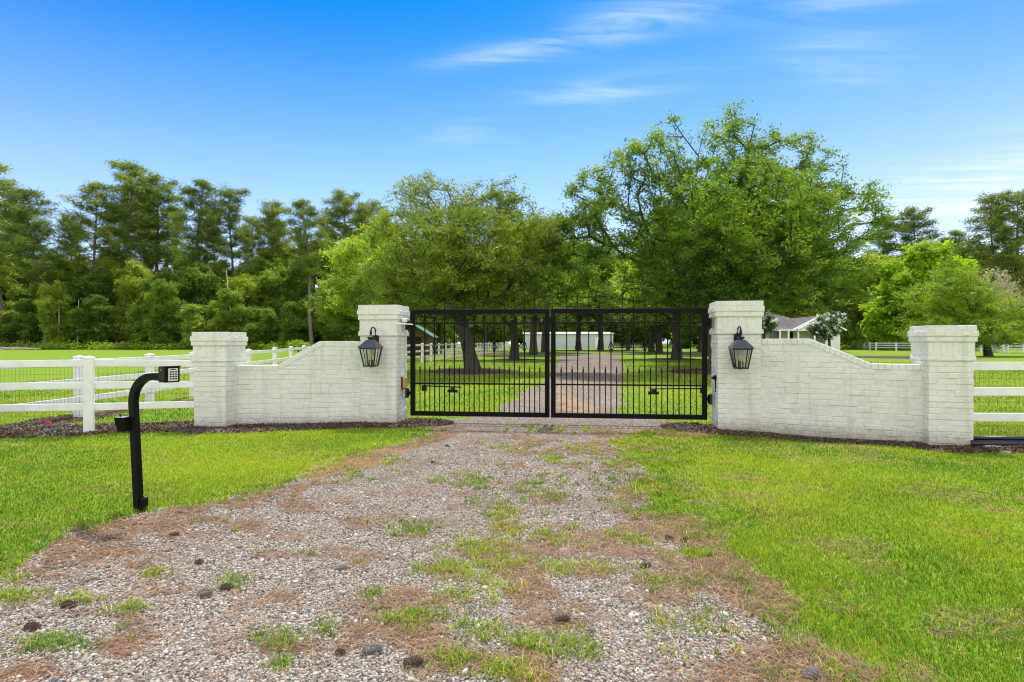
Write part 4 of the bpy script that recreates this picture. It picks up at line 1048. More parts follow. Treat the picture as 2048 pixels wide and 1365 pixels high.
# ------------------------------------------------------------------ trees
def skeleton(trunk, pts, bf=.35, maxseg=.9, seed=0):
    rr = np.random.RandomState(seed)
    P = [np.array(p, float) for p in trunk]; par = [-1]+list(range(len(trunk)-1))
    pl = [0.]
    for i in range(1, len(P)): pl.append(pl[-1]+np.linalg.norm(P[i]-P[i-1]))
    ok = [False]*len(P)
    hb = trunk[-1][2]*.0
    for i in range(len(P)): ok[i] = i >= max(1, int(len(trunk)*.35))
    base = np.array(trunk[max(1, int(len(trunk)*.5))])
    order = np.argsort(np.linalg.norm(pts-base, axis=1))
    A = np.zeros((len(P)+len(pts)*8, 3)); A[:len(P)] = P; L = np.full(len(A), 1e9); n = len(P)
    for i in range(n): L[i] = pl[i] if ok[i] else 1e9
    par = par+[0]*(len(A)-n); tips = []
    for k in order:
        p = pts[k]; d = np.linalg.norm(A[:n]-p, axis=1); cost = d+bf*L[:n]+np.where(A[:n, 2] > p[2]+.6, .8*(A[:n, 2]-p[2]), 0)
        j = int(np.argmin(cost)); dist = d[j]; s = max(1, min(7, int(dist/maxseg))); q0 = A[j].copy(); pj = j
        sag = rr.normal(0, .10*dist, 3); sag[2] = -abs(sag[2])*.3
        for t in range(1, s+1):
            f = t/s; A[n] = q0+(p-q0)*f+sag*math.sin(math.pi*f); par[n] = pj; L[n] = L[pj]+dist/s; pj = n; n += 1
        tips.append(n-1)
    return A[:n], np.array(par[:n]), tips
def tree_wood(A, par, ntr, r0, tipr=.012, expo=2.2, thin=0.0, flare=1.6):
    n = len(A); r = np.zeros(n); ch = np.zeros(n)
    acc = np.zeros(n)
    for i in range(n-1, 0, -1):
        v = acc[i] if acc[i] > 0 else tipr**expo
        acc[i] = v; acc[par[i]] += v
    rad = acc**(1/expo); rad = rad*(r0/rad[1 if n > 1 else 0]); rad = np.maximum(rad, tipr*.5)
    m = MB()
    tr = [Vector(A[i]) for i in range(ntr)]; rr_ = [max(rad[i], r0*.55*(1-i/ntr)) for i in range(ntr)]; rr_[0] = rr_[1]*flare
    m.tube([tr[0]-Vector((0, 0, .3))]+[tr[0]+(tr[1]-tr[0])*.12]+tr[1:], [rr_[0]*1.1, rr_[0]*.85]+rr_[1:], 12)
    for i in range(ntr, n):
        if rad[i] < thin: continue
        j = par[i]; ra = min(rad[j], rad[i]*1.25); sides = 6 if rad[i] > .05 else (4 if rad[i] > .02 else 3)
        m.tube([A[j], A[i]], [ra, rad[i]*.85], sides, cap=False)
    return m
def leaves(C, n, spread, size, aspect=.45, up=.3, rs=None, droop=0., dirs=None):
    """C cluster centres; n leaves per cluster"""
    rs = rs or RS; K = len(C); tot = K*n
    base = np.repeat(C, n, 0)
    off = rs.normal(0, 1, (tot, 3))*np.array(spread)
    if dirs is not None:
        t = rs.uniform(-1, 1, (tot, 1)); off = off*.6+np.repeat(dirs, n, 0)*t*spread[0]*1.6
    P0 = base+off
    a = rs.normal(0, 1, (tot, 3)); a[:, 2] = a[:, 2]*.6-droop; a /= np.linalg.norm(a, axis=1)[:, None]
    nrm = rs.normal(0, 1, (tot, 3)); nrm[:, 2] = np.abs(nrm[:, 2])+up; b = np.cross(a, nrm); b /= np.linalg.norm(b, axis=1)[:, None]+1e-9
    s = size*np.exp(rs.normal(-.05, .32, (tot, 1)))
    V = np.stack([P0-a*s*.5, P0+b*s*aspect*.5, P0+a*s*.5, P0-b*s*aspect*.5], 1).reshape(-1, 3)
    Fc = np.arange(tot*4).reshape(-1, 4)
    cr = np.repeat(np.clip(rs.rand(K, 1)*.6+.0, 0, 1), n, 0)*.7+rs.rand(tot, 1)*.45
    col = np.repeat(np.clip(np.concatenate([cr, cr, cr], 1), 0, 1), 4, 0)
    return V, Fc, col
def in_lobes(lobes, n, rs, shell=.45):
    """random points in a union of ellipsoids (cx,cy,cz,rx,ry,rz), biased to the outside"""
    vol = np.array([l[3]*l[4]*l[5] for l in lobes])**.8; w = vol/vol.sum(); out = []
    L = np.array(lobes)
    while len(out) < n:
        i = rs.choice(len(lobes), p=w); d = rs.normal(0, 1, 3); d /= np.linalg.norm(d); r = rs.uniform(shell**3, 1)**(1/3)
        p = L[i, :3]+d*r*L[i, 3:]
        q = (((p-L[:, :3])/L[:, 3:])**2).sum(1)
        if (q < shell**2*.8).any() and rs.rand() < .75: continue
        out.append(p)
    return np.array(out)
def make_tree(name, label, cat, trunk, lobes, npts, nleaf, spread, size, leafmat_, barkm='bark', r0=.25, seed=1, loc=(0, 0, 0), group=None, aspect=.45, thin=.0, maxseg=.9, shell=.45, droop=0., bf=.35, tipr=.012):
    rs = np.random.RandomState(seed); pts = in_lobes(lobes, npts, rs, shell)
    A, par, tips = skeleton(trunk, pts, bf, maxseg, seed)
    root = thing(name, label, cat, (0, 0, 0), group)
    tree_wood(A, par, len(trunk), r0, thin=thin, tipr=tipr).build('trunk', M[barkm], root, True)
    C = A[np.array(tips)]; dr_ = C-A[par[np.array(tips)]]; dr_ /= np.linalg.norm(dr_, axis=1)[:, None]+1e-9
    V, Fc, col = leaves(C, nleaf, spread, size, aspect, rs=rs, dirs=dr_, droop=droop)
    npmesh('crown', V, Fc, M[leafmat_], root, col=col)
    root.location = loc
    return root
def px_lobes(base, pxs, depth=1.0):
    """ellipsoids from photo pixel outlines at the tree's own distance, relative to its base"""
    out = []; s = base.y/F
    for i, (px, py, rx, ry, *dz) in enumerate(pxs):
        p = S(px, py, base.y); dy = (dz[0] if dz else 0)
        out.append((p.x-base.x, dy, p.z-base.z, rx*s, max(rx, ry)*s*depth, ry*s))
    return out
# the two big trees just beyond the gate
bA = TP['a']
lob = px_lobes(bA, [(860, 400, 80, 45, 0), (975, 405, 70, 45, .5), (1035, 440, 50, 45, 0), (830, 465, 95, 60, 0), (960, 480, 120, 70, 0), (760, 560, 60, 55, .3), (850, 560, 110, 60, -.6), (990, 560, 100, 60, -.6), (1060, 520, 55, 60, .4), (900, 620, 150, 25, 0), (720, 600, 30, 25, 0), (1092, 470, 42, 42, 0), (1105, 462, 42, 34, .8), (1085, 550, 55, 50, 0), (1075, 600, 60, 25, .3), (1010, 385, 40, 30, 0), (920, 520, 120, 80, 2.2), (920, 520, 120, 80, -2.2)], .9)
make_tree('oak_tree', 'leaning yellow green oak standing beyond the left gate leaf', 'tree', [(0, 0, 0), (-.20, 0, .9), (-.45, .05, 1.9), (-.65, .05, 3.0), (-.7, .1, 4.2), (-.65, .1, 5.4)], lob, 1650, 95, (.22, .22, .13), .115, 'oakleaf', r0=.27, seed=3, loc=bA, aspect=.30, group=None)
bK = TP['k']
lob = px_lobes(bK, [(1460, 300, 70, 70, 0), (1470, 245, 40, 35, 0), (1320, 320, 75, 55, 0), (1240, 350, 60, 45, 0), (1185, 380, 48, 40, .3), (1560, 310, 75, 50, 0), (1630, 350, 60, 45, 0), (1400, 390, 130, 70, 0), (1560, 410, 130, 70, 0), (1690, 405, 70, 45, 0), (1730, 440, 45, 50, 0),
                    (1230, 450, 85, 60, 0), (1350, 500, 130, 80, -.5), (1500, 510, 140, 90, -.5), (1620, 520, 120, 75, 0), (1280, 580, 80, 35, 0), (1450, 590, 170, 30, 0), (1650, 585, 80, 35, 0), (1450, 450, 150, 110, 2.8), (1450, 470, 150, 110, -2.8), (1340, 250, 30, 20, 0), (1160, 450, 45, 45, .5), (1125, 490, 50, 42, .8), (1170, 425, 48, 40, 1.0), (1150, 530, 60, 55, .5), (1165, 590, 60, 30, .5)], .85)
make_tree('oak_tree', 'largest tree, a spreading green oak behind the right lantern pillar', 'tree', [(0, 0, 0), (.1, 0, 1.0), (.25, .05, 2.2), (.45, .1, 3.3), (.5, .1, 4.5), (.4, .1, 5.8), (.3, 0, 7.2)], lob, 1900, 85, (.24, .24, .13), .125, 'liveoak', r0=.36, seed=5, loc=bK, aspect=.42)
# avenue trees: two patterns, copied
def avenue(name, lab, seed, mat):
    rs = random.Random(seed); lobs = []
    for i in range(13):
        a = i*2.4; r = rs.uniform(1.0, 3.0); lobs.append((math.cos(a)*r, math.sin(a)*r, rs.uniform(2.9, 6.8), rs.uniform(1.2, 2.0), rs.uniform(1.2, 2.0), rs.uniform(.8, 1.2)))
    lobs.append((0, 0, 7.4, 1.6, 1.6, 1.2))
    return make_tree(name, lab, 'tree', [(0, 0, 0), (.05, 0, .9), (-.05, 0, 1.9), (0, .05, 2.9), (.1, 0, 4.0), (.05, 0, 5.2)], lobs, 640, 60, (.27, .27, .15), .17, mat, r0=.24, seed=seed, aspect=.42)
avA = avenue('avenue_tree', '', 21, 'liveoak'); avB = avenue('avenue_tree', '', 22, 'oakleaf')
av = [('b', avA, 1.12, 'second tree back on the left of the drive, with a straight dark trunk'), ('c', avA, (1.35, 1.35, 1.55), 'third tree back on the left of the drive, forking low'), ('d', avA, (1.5, 1.5, 1.8), 'fourth tree back on the left of the drive, before the barn'),
      ('e', avA, 1.25, 'leaning avenue tree seen through the right end of the gate'), ('f', avA, 1.3, 'thick trunked avenue tree right of the drive, second in its row'), ('g', avB, 1.3, 'slimmer tree just left of the thick trunked one'),
      ('h', avA, (1.5, 1.5, 1.9), 'left tree of the mulched island before the white barn'), ('i', avA, (1.5, 1.5, 2.0), 'middle tree of the mulched island before the barn corner'), ('j', avA, (1.0, 1.0, 1.5), 'small thin tree at the right end of the mulched island'), ('l', avB, .9, 'avenue tree seen beside the right gate stile')]
fu = set()
for i, (k, pr, sc, lab) in enumerate(av):
    p = TP[k]
    if pr.name in fu: o = dup(pr, p, i*1.7, sc, lab)
    else: o = pr; fu.add(pr.name); o.location = p; o.scale = (sc,)*3 if isinstance(sc, (int, float)) else sc; o.rotation_euler.z = i*1.7; o['label'] = lab
    o['group'] = 'trees along the drive'
for i, (x, y, sc, pr, lab) in enumerate([(-8, 62, 1.1, avA, 'full tree beyond the long white fence, left of the oak trunk'), (-3.5, 78, 1.2, avB, 'yellowish tree far beyond the long fence'), (16.5, 40, 1.15, avA, 'green tree filling the view behind the right brick pillar'), (17.8, 52, 1.1, avB, 'tree hidden low down behind the right gate stile, deep in the avenue'),
                                         (20, 58, 1.1, avA, 'tree between the big oak and the grey roofed house'), (-12, 48, 1.05, avB, 'tree behind the long fence next to the shed'), (27, 75, 1.1, avB, 'farthest full tree right of the barn'), (-14.5, 58, 1.0, avB, 'tree behind the shed roof'), (-10.5, 44, 1.15, avB, 'tree behind the left half of the leaning oak crown'), (-8.5, 37, 1.05, avA, 'green tree behind the left lantern pillar'), (13, 33, 1.15, avA, 'tree tucked behind the largest oak, right side'), (11.0, 30, 1.1, avB, 'tree tucked behind the largest oak, left side')]):
    o = dup(pr, (x, y, gz(x, y)), i*2.3, sc, lab, 'trees beyond the gate')

# woodland kinds
def wood(name, cat, lab, seed, H, Rw, npts, nleaf, size, mat, zlow=.12):
    rs = random.Random(seed); lobs = []
    for i in range(19):
        z = H*(zlow+.80*rs.random()); rr_ = Rw*(.35+.65*math.sin(math.pi*min(.97, z/H*.85+.12))); a = rs.uniform(0, 6.28); r = rr_*rs.uniform(.2, .7)
        lobs.append((math.cos(a)*r, math.sin(a)*r, z, Rw*rs.uniform(.24, .42), Rw*rs.uniform(.24, .42), H*rs.uniform(.06, .13)))
    return make_tree(name, lab, cat, [(0, 0, 0), (.1, 0, H*.2), (-.1, 0, H*.4), (.1, .1, H*.6), (0, 0, H*.75)], lobs, npts, nleaf, (.50, .50, .32), size, mat, r0=.22, seed=seed, aspect=.6, thin=.035, maxseg=2.5)
wA = wood('woodland_tree', 'tree', '', 31, 14, 4.6, 560, 50, .33, 'forest'); wB = wood('woodland_tree', 'tree', '', 32, 17, 5.0, 620, 50, .34, 'forest'); wC = wood('woodland_tree', 'tree', '', 33, 11, 4.2, 480, 50, .30, 'forest', .03)
def pine(seed, H, cb, mat='pineleaf', Rw=4.0, lean=0.):
    rs = np.random.RandomState(seed); root = thing('pine_tree', '', 'tree')
    n = 10; tr = [(lean*(i/n)**1.5*H*.1+.25*math.sin(i*.9+seed), .2*math.cos(i*.7+seed), H*i/n) for i in range(n+1)]
    tr[0] = (0, 0, 0)
    m = MB(); m.tube([(0, 0, -.3)]+tr, [.33]+[.30*(1-i/(n+1.))+.03 for i in range(n+1)], 8)
    C = []; Dd = []
    nb = int(26+(1-cb)*22)
    for b in range(nb):
        t = cb+(1-cb)*(b/nb)**.85; z = H*t; k = t*n; i = min(n-1, int(k)); f = k-i
        o = np.array(tr[i])*(1-f)+np.array(tr[i+1])*f
        a = b*2.4+rs.uniform(-.5, .5); rel = (t-cb)/(1-cb); L = Rw*(.25+.75*math.sin(math.pi*min(1, .20+.78*(1-rel)))**.8)*rs.uniform(.5, 1.15)*(1-.45*rel)
        d = np.array([math.cos(a), math.sin(a), rs.uniform(-.05, .45)])
        mid = o+d*L*.5+np.array([0, 0, rs.uniform(-.2, .1)]); e = o+d*L+np.array([0, 0, L*.10])
        m.tube([o, mid, e], [.075*L/4+.02, .04, .015], 4, cap=False)
        for q in range(int(3+L*2.4)):
            f = rs.uniform(.35, 1.05); c = (o*(1-f)+e*f)+rs.normal(0, .28*L*.35+.1, 3)*np.array([1, 1, .45]); c[2] += .12
            C.append(c); m.tube([o+(e-o)*min(f, 1)*.85, c], [.02, .008], 3, cap=False)
    for q in range(8): C.append(np.array(tr[-1])+rs.normal(0, .45, 3)*np.array([1, 1, .6]))
    m.build('trunk', M['pinebark'], root, True)
    C = np.array(C); V, Fc, col = leaves(C, 46, (.42, .42, .28), .50, .17, rs=rs)
    npmesh('crown', V, Fc, M[mat], root, col=col); return root
pn = [pine(41, 26, .36, Rw=5.2), pine(42, 24, .42, Rw=4.8), pine(43, 27, .46, Rw=4.6, lean=1), pine(44, 22, .34, Rw=5.4, lean=-1.5), pine(45, 25, .50, Rw=4.2)]
PROT = {}
def put(pr, x, y, rot, sc, lab, grp):
    z = gz(x, y)
    if pr.name not in PROT:
        PROT[pr.name] = 1; pr.location = (x, y, z); pr.rotation_euler.z = rot; pr.scale = (sc,)*3 if isinstance(sc, (int, float)) else sc; pr['label'] = lab; pr['group'] = grp; return pr
    return dup(pr, (x, y, z), rot, sc, lab, grp)
ordw = ['first', 'second', 'third', 'fourth', 'fifth', 'sixth', 'seventh', 'eighth', 'ninth', 'tenth', 'eleventh', 'twelfth', 'thirteenth', 'fourteenth', 'fifteenth']
# tall pines above the left woodland: photo column, top row, distance, kind
LP = [(5, 322, 100, 3), (95, 395, 99, 3), (190, 372, 104, 0), (258, 332, 108, 0), (315, 362, 112, 1), (392, 374, 108, 2), (462, 388, 112, 0), (545, 412, 116, 4), (624, 402, 89, 2), (688, 392, 104, 1), (745, 412, 110, 1)]
Hs = [26, 24, 27, 22, 25]
for i, (px, py, Y, kd) in enumerate(LP):
    x = (px-1024)/F*Y; H = HC+(HZ-py)/F*Y-gz(x, Y); sc = H/Hs[kd]
    put(pn[kd], x, Y, i*1.1, sc, 'tall pine above the left woodland, %s from the left' % ordw[i], 'tall pines above the left woodland')
for i, (px, py, Y, kd) in enumerate([(40, 430, 122, 1), (140, 440, 125, 4), (222, 405, 122, 2), (288, 400, 126, 1), (352, 420, 124, 4), (428, 425, 126, 0), (505, 440, 122, 1), (575, 445, 126, 2), (655, 440, 124, 4), (720, 430, 126, 0), (775, 450, 128, 1), (-60, 400, 118, 0), (-130, 380, 112, 2)]):
    x = (px-1024)/F*Y; H = HC+(HZ-py)/F*Y-gz(x, Y); put(pn[kd], x, Y, 4+i*1.7, (H/Hs[kd]*.8, H/Hs[kd]*.8, H/Hs[kd]), 'slim pine standing in the back row behind the tall pines of the left woodland', 'back row pines of the left woodland')
RP = [(1770, 440, 112, 4), (1828, 424, 108, 1), (1905, 470, 116, 2), (1985, 398, 98, 0), (2035, 392, 94, 1), (2110, 400, 98, 2)]
for i, (px, py, Y, kd) in enumerate(RP[:5]):
    x = (px-1024)/F*Y; H = HC+(HZ-py)/F*Y-gz(x, Y); sc = H/Hs[kd]
    put(pn[kd], x, Y, 2+i*1.1, sc, 'pine above the right woodland, %s from the left' % ordw[i], 'pines above the right woodland')
rg = random.Random(99)
# left woodland: three ranks
ranks = [(94, 0, [wC, wA], (.60, .85)), (101, 1, [wA, wB], (.8, 1.0)), (109, 2, [wB, wA], (.9, 1.12)), (118, 3, [wB], (1.0, 1.2)), (125, 4, [wB, wA], (1.05, 1.25))]
for (Y, ri, kinds, (s0, s1)) in ranks:
    x = -125
    while x < -14:
        pr = rg.choice(kinds); sc = rg.uniform(s0, s1); yy = Y+rg.uniform(-2.5, 2.5)+(-x-14)*.02
        lab = ['bushy edge tree in the front rank of the left woodland', 'dense green tree in the second rank of the left woodland', 'tall broadleaf tree deep in the left woodland', 'tall broadleaf tree at the back of the left woodland', 'hindmost tree filling the gaps of the left woodland'][ri]
        put(pr, x, yy, rg.uniform(0, 6.28), (sc*1.05, sc*1.05, sc*rg.uniform(.8, 1.3)), lab, 'left woodland rank %s' % ordw[ri]); x += rg.uniform(4.6, 7.2)
for (Y, ri, (s0, s1)) in [(126, 0, (1.0, 1.2)), (138, 1, (1.3, 1.55))]:
    x = -16
    while x < 58:
        sc = rg.uniform(s0, s1); put(rg.choice([wA, wB]), x, Y+rg.uniform(-2, 2), rg.uniform(0, 6.28), sc, ['woodland tree right behind the white barn', 'tall tree at the back behind the barn'][ri], ['trees behind the barn, front', 'trees behind the barn, back'][ri]); x += rg.uniform(5.5, 8)
for (Y, ri, (s0, s1)) in [(98, 0, (.75, 1.0)), (108, 1, (1.0, 1.25)), (120, 2, (1.15, 1.35))]:
    x = 36
    while x < 135:
        sc = rg.uniform(s0, s1); put(rg.choice([wA, wB, wB]), x, Y+rg.uniform(-3, 3), rg.uniform(0, 6.28), sc, ['dark woodland tree just behind the house and right lawn', 'tall dark woodland tree on the right side', 'back rank woodland tree on the far right'][ri], 'right woodland rank '+ordw[ri]); x += rg.uniform(5.2, 7.5)
# thin pale trunks at the left woodland edge
for i, (px, top, lean, lab) in enumerate([(85, 600, 6, 'pale leaning trunk under the wood edge, far left'), (118, 600, 0, 'straight pale trunk under the wood edge, left of the fence corner'), (155, 600, 1, 'straight pale trunk under the wood edge above the fence corner'), (465, 540, -3, 'white bare trunk between dark trees above the left pillar')]):
    Y = 94.5; x = (px-1024)/F*Y; h = HC+(HZ-top)/F*Y
    m = MB(); m.tube([(x, Y, gz(x, Y)-.2), (x+lean*.012*h, Y, h*.5), (x+lean*.025*h, Y, h)], [.15, .11, .05], 7)
    root = thing('dead_tree', lab, 'tree', (x, Y, gz(x, Y)), 'bare trunks at the wood edge'); m.build('trunk', M['pinebark' if i in (4,) else 'palebark'], root, True)
# special trees at the right
b = G(1977, 713); s_ = b.y/F
lob = px_lobes(b, [(1905, 560, 45, 35), (1860, 600, 60, 35), (1930, 610, 70, 40), (2000, 620, 60, 35), (1900, 665, 100, 32, -1), (1990, 665, 70, 30, -1), (2045, 640, 40, 40), (2080, 660, 50, 35), (1950, 570, 40, 30, .8)], .9)
make_tree('cypress_tree', 'feathery yellow green tree behind the short right pillar', 'tree', [(0, 0, 0), (-.2, 0, 1.2), (-.8, 0, 2.6), (-1.5, 0, 4), (-2, 0, 5.2)], lob, 620, 90, (.42, .42, .14), .22, 'cypress', r0=.25, seed=61, loc=b, aspect=.22, shell=.3)
b = Vector(((1850-1024)/F*84, 84, gz(61, 84)))
lob = px_lobes(b, [(1855, 520, 50, 35), (1800, 560, 45, 35), (1900, 545, 45, 30), (1840, 580, 70, 40), (1770, 620, 40, 30), (1800, 652, 50, 26), (1765, 655, 30, 18), (1790, 600, 40, 30), (1830, 625, 60, 40), (1880, 620, 60, 50)], .9)
make_tree('lime_tree', 'bright lime green leafy tree left of the feathery one', 'tree', [(0, 0, 0), (0, 0, 3), (.1, 0, 6), (0, 0, 9.5), (0, 0, 13)], lob, 620, 80, (.60, .60, .40), .42, 'lime', r0=.35, seed=62, tipr=.02, loc=b, aspect=.7)
b = Vector(((1990-1024)/F*66, 66, gz(56, 66)))
make_tree('bare_tree', 'pale sparsely leaved tree rising behind the feathery tree', 'tree', [(0, 0, 0), (0, 0, 2), (.1, 0, 4), (0, 0, 6)], px_lobes(b, [(1990, 570, 32, 32), (1975, 600, 30, 30), (2010, 600, 30, 30)], 1), 260, 16, (.30, .30, .2), .22, 'pale', 'palebark', r0=.16, seed=63, loc=b, tipr=.03)
b = Vector(((597-1024)/F*70, 70, gz(-26, 70)))
make_tree('shrub', 'small bright bush at the wood edge above the sloping left wall', 'shrub', [(0, 0, 0), (0, 0, .3), (.1, 0, .8)], [(0, 0, .8, 1.1, 1.0, .6), (-.5, 0, .7, .9, .9, .5), (.7, 0, .6, .9, .9, .4)], 90, 50, (.2, .2, .16), .16, 'lime', r0=.05, seed=64, loc=b)
# crepe myrtles by the house
def myrtle(lab, px, Y, top, wpx, seed):
    x = (px-1024)/F*Y; b = Vector((x, Y, gz(x, Y))); h = HC+(HZ-top)/F*Y-b.z; r = wpx/2/F*Y
    rs = random.Random(seed); lobs = [(rs.uniform(-.5, .5)*r, rs.uniform(-.5, .5)*r, h*rs.uniform(.5, .85), r*.55, r*.55, h*.16) for _ in range(8)]
    o = make_tree('crepe_myrtle', lab, 'tree', [(0, 0, 0), (.05, 0, h*.2), (0, 0, h*.4), (0, .05, h*.6)], lobs, 170, 60, (.22, .22, .18), .20, 'myrtle', 'bark', r0=.14, seed=seed, loc=b, group='white flowering trees by the house')
    rs2 = np.random.RandomState(seed); pts = in_lobes([(l[0], l[1]-.1, l[2]+.15, l[3]*1.1, l[4]*1.1, l[5]*1.15) for l in lobs], 80, rs2, .9)
    V, Fc, col = leaves(pts, 26, (.10, .10, .09), .11, .9, rs=rs2); fo = npmesh('blossom', V, Fc, M['flower']); fo.parent = o
myrtle('round crepe myrtle with white blossom in front of the house', 1658, 68, 626, 68, 71)
myrtle('dark crepe myrtle peeking out beside the right lantern pillar', 1528, 60, 612, 44, 72)

# ------------------------------------------------------------------ buildings
# grey roofed house
Yh = 81.; sH = Yh/F
def hp(px, py, dy=0): p = S(px, py, Yh+dy); return Vector((p.x, Yh+dy, p.z))
hg = gz(40, Yh); root = thing('house', 'white house with grey shingle roof behind the right wing wall', 'house', (hp(1590, 690).x, Yh, hg))
x0 = hp(1490, 0).x; x1 = hp(1644, 0).x; x2 = hp(1674, 0).x; ez = hp(0, 660).z; rz = hp(0, 622).z
m = MB(); m.box(((x0+x1)/2, Yh+6.0, (hg+ez)/2-.3), (x1-x0, 9.0, ez-hg+.6)); m.build('wall', M['siding'], root); m = MB(); m.box(((x1+x2)/2+.02, Yh+4.0, (hg+ez)/2-.3), (x2-x1, 9.5, ez-hg+.55)); m.build('wall', M['siding'], root)
# main hip roof
m = MB(); e = .45; rx0 = x0+4.5; rx1 = hp(1583, 0).x; yb = Yh+11; yr = Yh+5.5; y0 = Yh+.6
xr = hp(1640, 0).x+1.5
m.add([(x0-e, y0, ez), (xr, y0, ez), (xr, yb, ez), (x0-e, yb, ez), (rx0, yr, rz), (rx1, yr, rz)], [(0, 1, 5, 4), (1, 2, 5), (2, 3, 4, 5), (3, 0, 4), (0, 3, 2, 1)])
m.build('roof', M['shingle'], root)
# front gabled wing at the right
gx0, gx1 = hp(1575, 0).x, hp(1682, 0).x; gm = hp(1632, 0).x; gy = Yh-1.0; gt = hp(1632, 632, -1).z; ge = ez+.05
m = MB(); m.add([(gx0, gy-.3, ge-.15), (gm, gy-.3, gt), (gx1, gy-.3, ge-.15), (gx0, gy+8, ge-.15), (gm, gy+8, gt), (gx1, gy+8, ge-.15)], [(0, 1, 4, 3), (1, 2, 5, 4), (0, 3, 5, 2)]); m.build('wing_roof', M['shingle'], root)
m = MB(); m.add([(gx0+.6, gy-.05, ge-.1), (gm, gy-.05, gt-.25), (gx1-.6, gy-.05, ge-.1), (gx0+.6, gy+.2, ge-.1), (gm, gy+.2, gt-.25), (gx1-.6, gy+.2, ge-.1)], [(0, 2, 1), (3, 4, 5), (0, 1, 4, 3), (1, 2, 5, 4), (0, 3, 5, 2)]); m.build('gable', M['siding'], root)
m = MB()
for (a, b_) in (((gx0, ge-.15), (gm, gt)), ((gm, gt), (gx1, ge-.15))): m.tube([(a[0], gy-.36, a[1]-.02), (b_[0], gy-.36, b_[1]-.02)], .10, 4, square=True)
# porch pediment
px0, px1, pmx = hp(1583, 0).x, hp(1624, 0).x, hp(1603.5, 0).x; pt = hp(0, 649).z; py_ = Yh-1.9
for (a, b_) in (((px0, ez), (pmx, pt)), ((pmx, pt), (px1, ez))): m.tube([(a[0], py_, a[1]), (b_[0], py_, b_[1])], .09, 4, square=True)
m.box(((px0+px1)/2, py_, ez-.12), (px1-px0, .18, .14)); m.box(((x0+px0)/2, Yh-1.6, ez-.08), (px0-x0, .2, .18)); m.build('trim', M['trimw'], root)
m = MB(); m.add([(px0, py_+.05, ez), (pmx, py_+.05, pt), (px1, py_+.05, ez), (px0, gy, ez), (pmx, gy+.0, pt), (px1, gy, ez)], [(0, 1, 4, 3), (1, 2, 5, 4), (0, 2, 1), (0, 3, 5, 2)]); m.build('porch_roof', M['shingle'], root)
m = MB(); m.add([(px0+.35, py_, ez-.03), (pmx, py_, pt-.2), (px1-.35, py_, ez-.03)], [(0, 2, 1)]); m.build('pediment', M['siding'], root)
m = MB(); m.add([(x0-e, Yh-1.5, ez+.0), (px0, Yh-1.5, ez+.0), (px0, y0+1.2, ez+.5), (x0-e, y0+1.2, ez+.5)], [(0, 1, 2, 3)]); m.build('porch_eave', M['shingle'], root)
for px in (1549, 1566, 1585, 1617):
    m = MB(); p = hp(px, 0).x; m.box((p, Yh-1.6, (hg+ez)/2-.1), (.20, .20, ez-hg-.15)); m.build('column', M['trimw'], root)
for (a, b_, t_, bt, nm) in ((1550, 1558, 663, 682, 'window'), (1559, 1564, 663, 682, 'window'), (1650-14, 1650-7, 664, 684, 'window'), (1586, 1596, 664, 690, 'door'), (1565, 1571, 663, 682, 'window')):
    A = hp(a, bt, .0); B = hp(b_, t_, 0); yy = Yh+1.46 if b_ < 1628 else Yh-.80
    m = MB(); m.box(((A.x+B.x)/2, yy, (A.z+B.z)/2), (B.x-A.x, .06, B.z-A.z)); w_ = m.build(nm, M['winglass' if nm == 'window' else 'darkint'], root)
    if nm == 'window':
        m = MB(); m.box(((A.x+B.x)/2, yy-.04, (A.z+B.z)/2), (.05, .04, B.z-A.z)); m.box(((A.x+B.x)/2, yy-.04, (A.z+B.z)/2), (B.x-A.x, .04, .05)); m.build('frame', M['trimw'], w_)
# white metal barn
Yb = 112.; xb0 = (1049-1024)/F*Yb; xb1 = (1226-1024)/F*Yb; gb = gz(10, Yb); rootb = thing('metal_barn', 'long white metal barn at the end of the drive', 'barn', ((xb0+xb1)/2, Yb, gb))
wh = 2.9; m = MB(); m.box(((xb0+xb1)/2, Yb+6, gb+wh/2-.2), (xb1-xb0, 12, wh+.4))
for i in range(44):
    xx = xb0+(xb1-xb0)*i/43; m.box((xx, Yb-.02, gb+wh/2-.1), (.06, .06, wh+.1))
m.build('wall', M['barn'], rootb)
m = MB(); m.add([(xb0-.3, Yb-.4, gb+wh), (xb1+.3, Yb-.4, gb+wh), (xb1+.3, Yb+6, gb+wh+.45), (xb0-.3, Yb+6, gb+wh+.45), (xb0-.3, Yb+12.4, gb+wh), (xb1+.3, Yb+12.4, gb+wh)], [(0, 1, 2, 3), (3, 2, 5, 4), (0, 3, 4), (1, 5, 2), (0, 4, 5, 1)]); m.build('roof', M['barn'], rootb)
m = MB(); dxx = (1189-1024)/F*Yb; m.box((dxx+.6, Yb-.06, gb+1.05), (1.1, .08, 2.1)); m.build('door', M['trimw'], rootb)
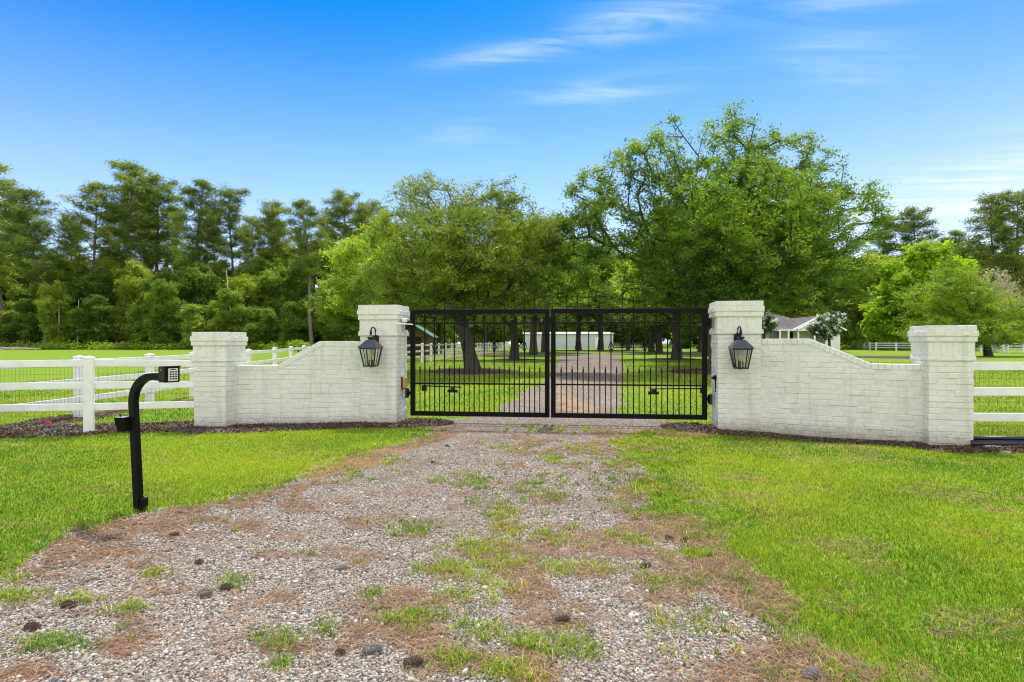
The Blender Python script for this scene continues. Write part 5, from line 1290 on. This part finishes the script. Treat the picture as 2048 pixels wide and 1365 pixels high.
# shed with green roof
Ys = 52.; sx0, sx1 = (796-1024)/F*Ys, (860-1024)/F*Ys; gs = gz(-9, Ys); rs_ = thing('shed', 'dark wooden shed with green metal roof beyond the left gate leaf', 'shed', ((sx0+sx1)/2, Ys, gs))
ze = HC+(HZ-673.5)/F*Ys; zp = HC+(HZ-651)/F*Ys; xm = (sx0+sx1)/2
m = MB()
for xx in (sx0+.1, xm, sx1-.1): m.box((xx, Ys+.1, (gs+ze)/2-.1), (.16, .16, ze-gs+.2))
m.build('post', M['shedwood'], rs_)
m = MB(); m.box((xm, Ys+3, (gs+ze)/2), (sx1-sx0-.1, .1, ze-gs)); m.build('wall', M['shedwood'], rs_); m = MB(); m.box((sx1-.12, Ys+1.6, (gs+ze)/2), (.1, 2.7, ze-gs)); m.build('wall', M['shedwood'], rs_)
m = MB(); m.box((sx1-.5, Ys+.25, (gs+ze)/2), (.65, .08, ze-gs)); m.build('door', M['shedwood'], rs_)
m = MB(); m.add([(sx0, Ys, ze), (xm, Ys, zp-.1), (sx1, Ys, ze), (sx0, Ys+.1, ze), (xm, Ys+.1, zp-.1), (sx1, Ys+.1, ze)], [(0, 2, 1), (3, 4, 5), (0, 3, 5, 2)]); m.build('gable', M['shedwood'], rs_)
m = MB(); fnr = lambda a, b_, d_: (a, Ys-.35+d_, b_)
for (a, b_) in (((sx0-.35, ze-.1), (xm, zp)), ((xm, zp), (sx1+.35, ze-.1))): m.prism([a, b_, (b_[0], b_[1]+.06), (a[0], a[1]+.06)], 0, 4.0, fnr)
m.build('roof', M['tin'], rs_)
# brush pile at the far left
root = thing('log_pile', 'low pile of pale logs and brush at the far left wood edge', 'log pile', ((30-1024)/F*86, 86, gz(-75, 86)))
m = MB()
for i in range(26):
    x = (random.uniform(-60, 78)-1024)/F*86; y = 86+random.uniform(-.8, .8); z = gz(x, y)+random.uniform(.05, .35); a = random.uniform(-.25, .25); L = random.uniform(1, 3)
    m.tube([(x-L/2, y, z), (x+L/2, y+a, z+random.uniform(-.1, .15))], random.uniform(.05, .12), 6)
m.build('logs', M['palebark'], root)
# low growth along the left wood edge
VX = []; 
rs = np.random.RandomState(5); n = 900; x = rs.uniform(-125, -12, n); y = rs.uniform(90, 94, n)
C = np.stack([x, y, gh(x, y)+rs.uniform(.1, .9, n)], 1); V, Fc, col = leaves(C, 22, (.5, .4, .25), .32, .6, rs=rs)
tag(npmesh('undergrowth', V, Fc, M['forest'], col=col), 'low green undergrowth along the foot of the left woodland', 'undergrowth', kind='stuff')
n = 700; x = rs.uniform(30, 125, n); y = rs.uniform(89, 96, n); C = np.stack([x, y, gh(x, y)+rs.uniform(.1, 1.3, n)], 1); V, Fc, col = leaves(C, 24, (.5, .4, .3), .34, .6, rs=rs)
tag(npmesh('undergrowth', V, Fc, M['forest'], col=col), 'dark undergrowth along the foot of the right woodland', 'undergrowth', kind='stuff')
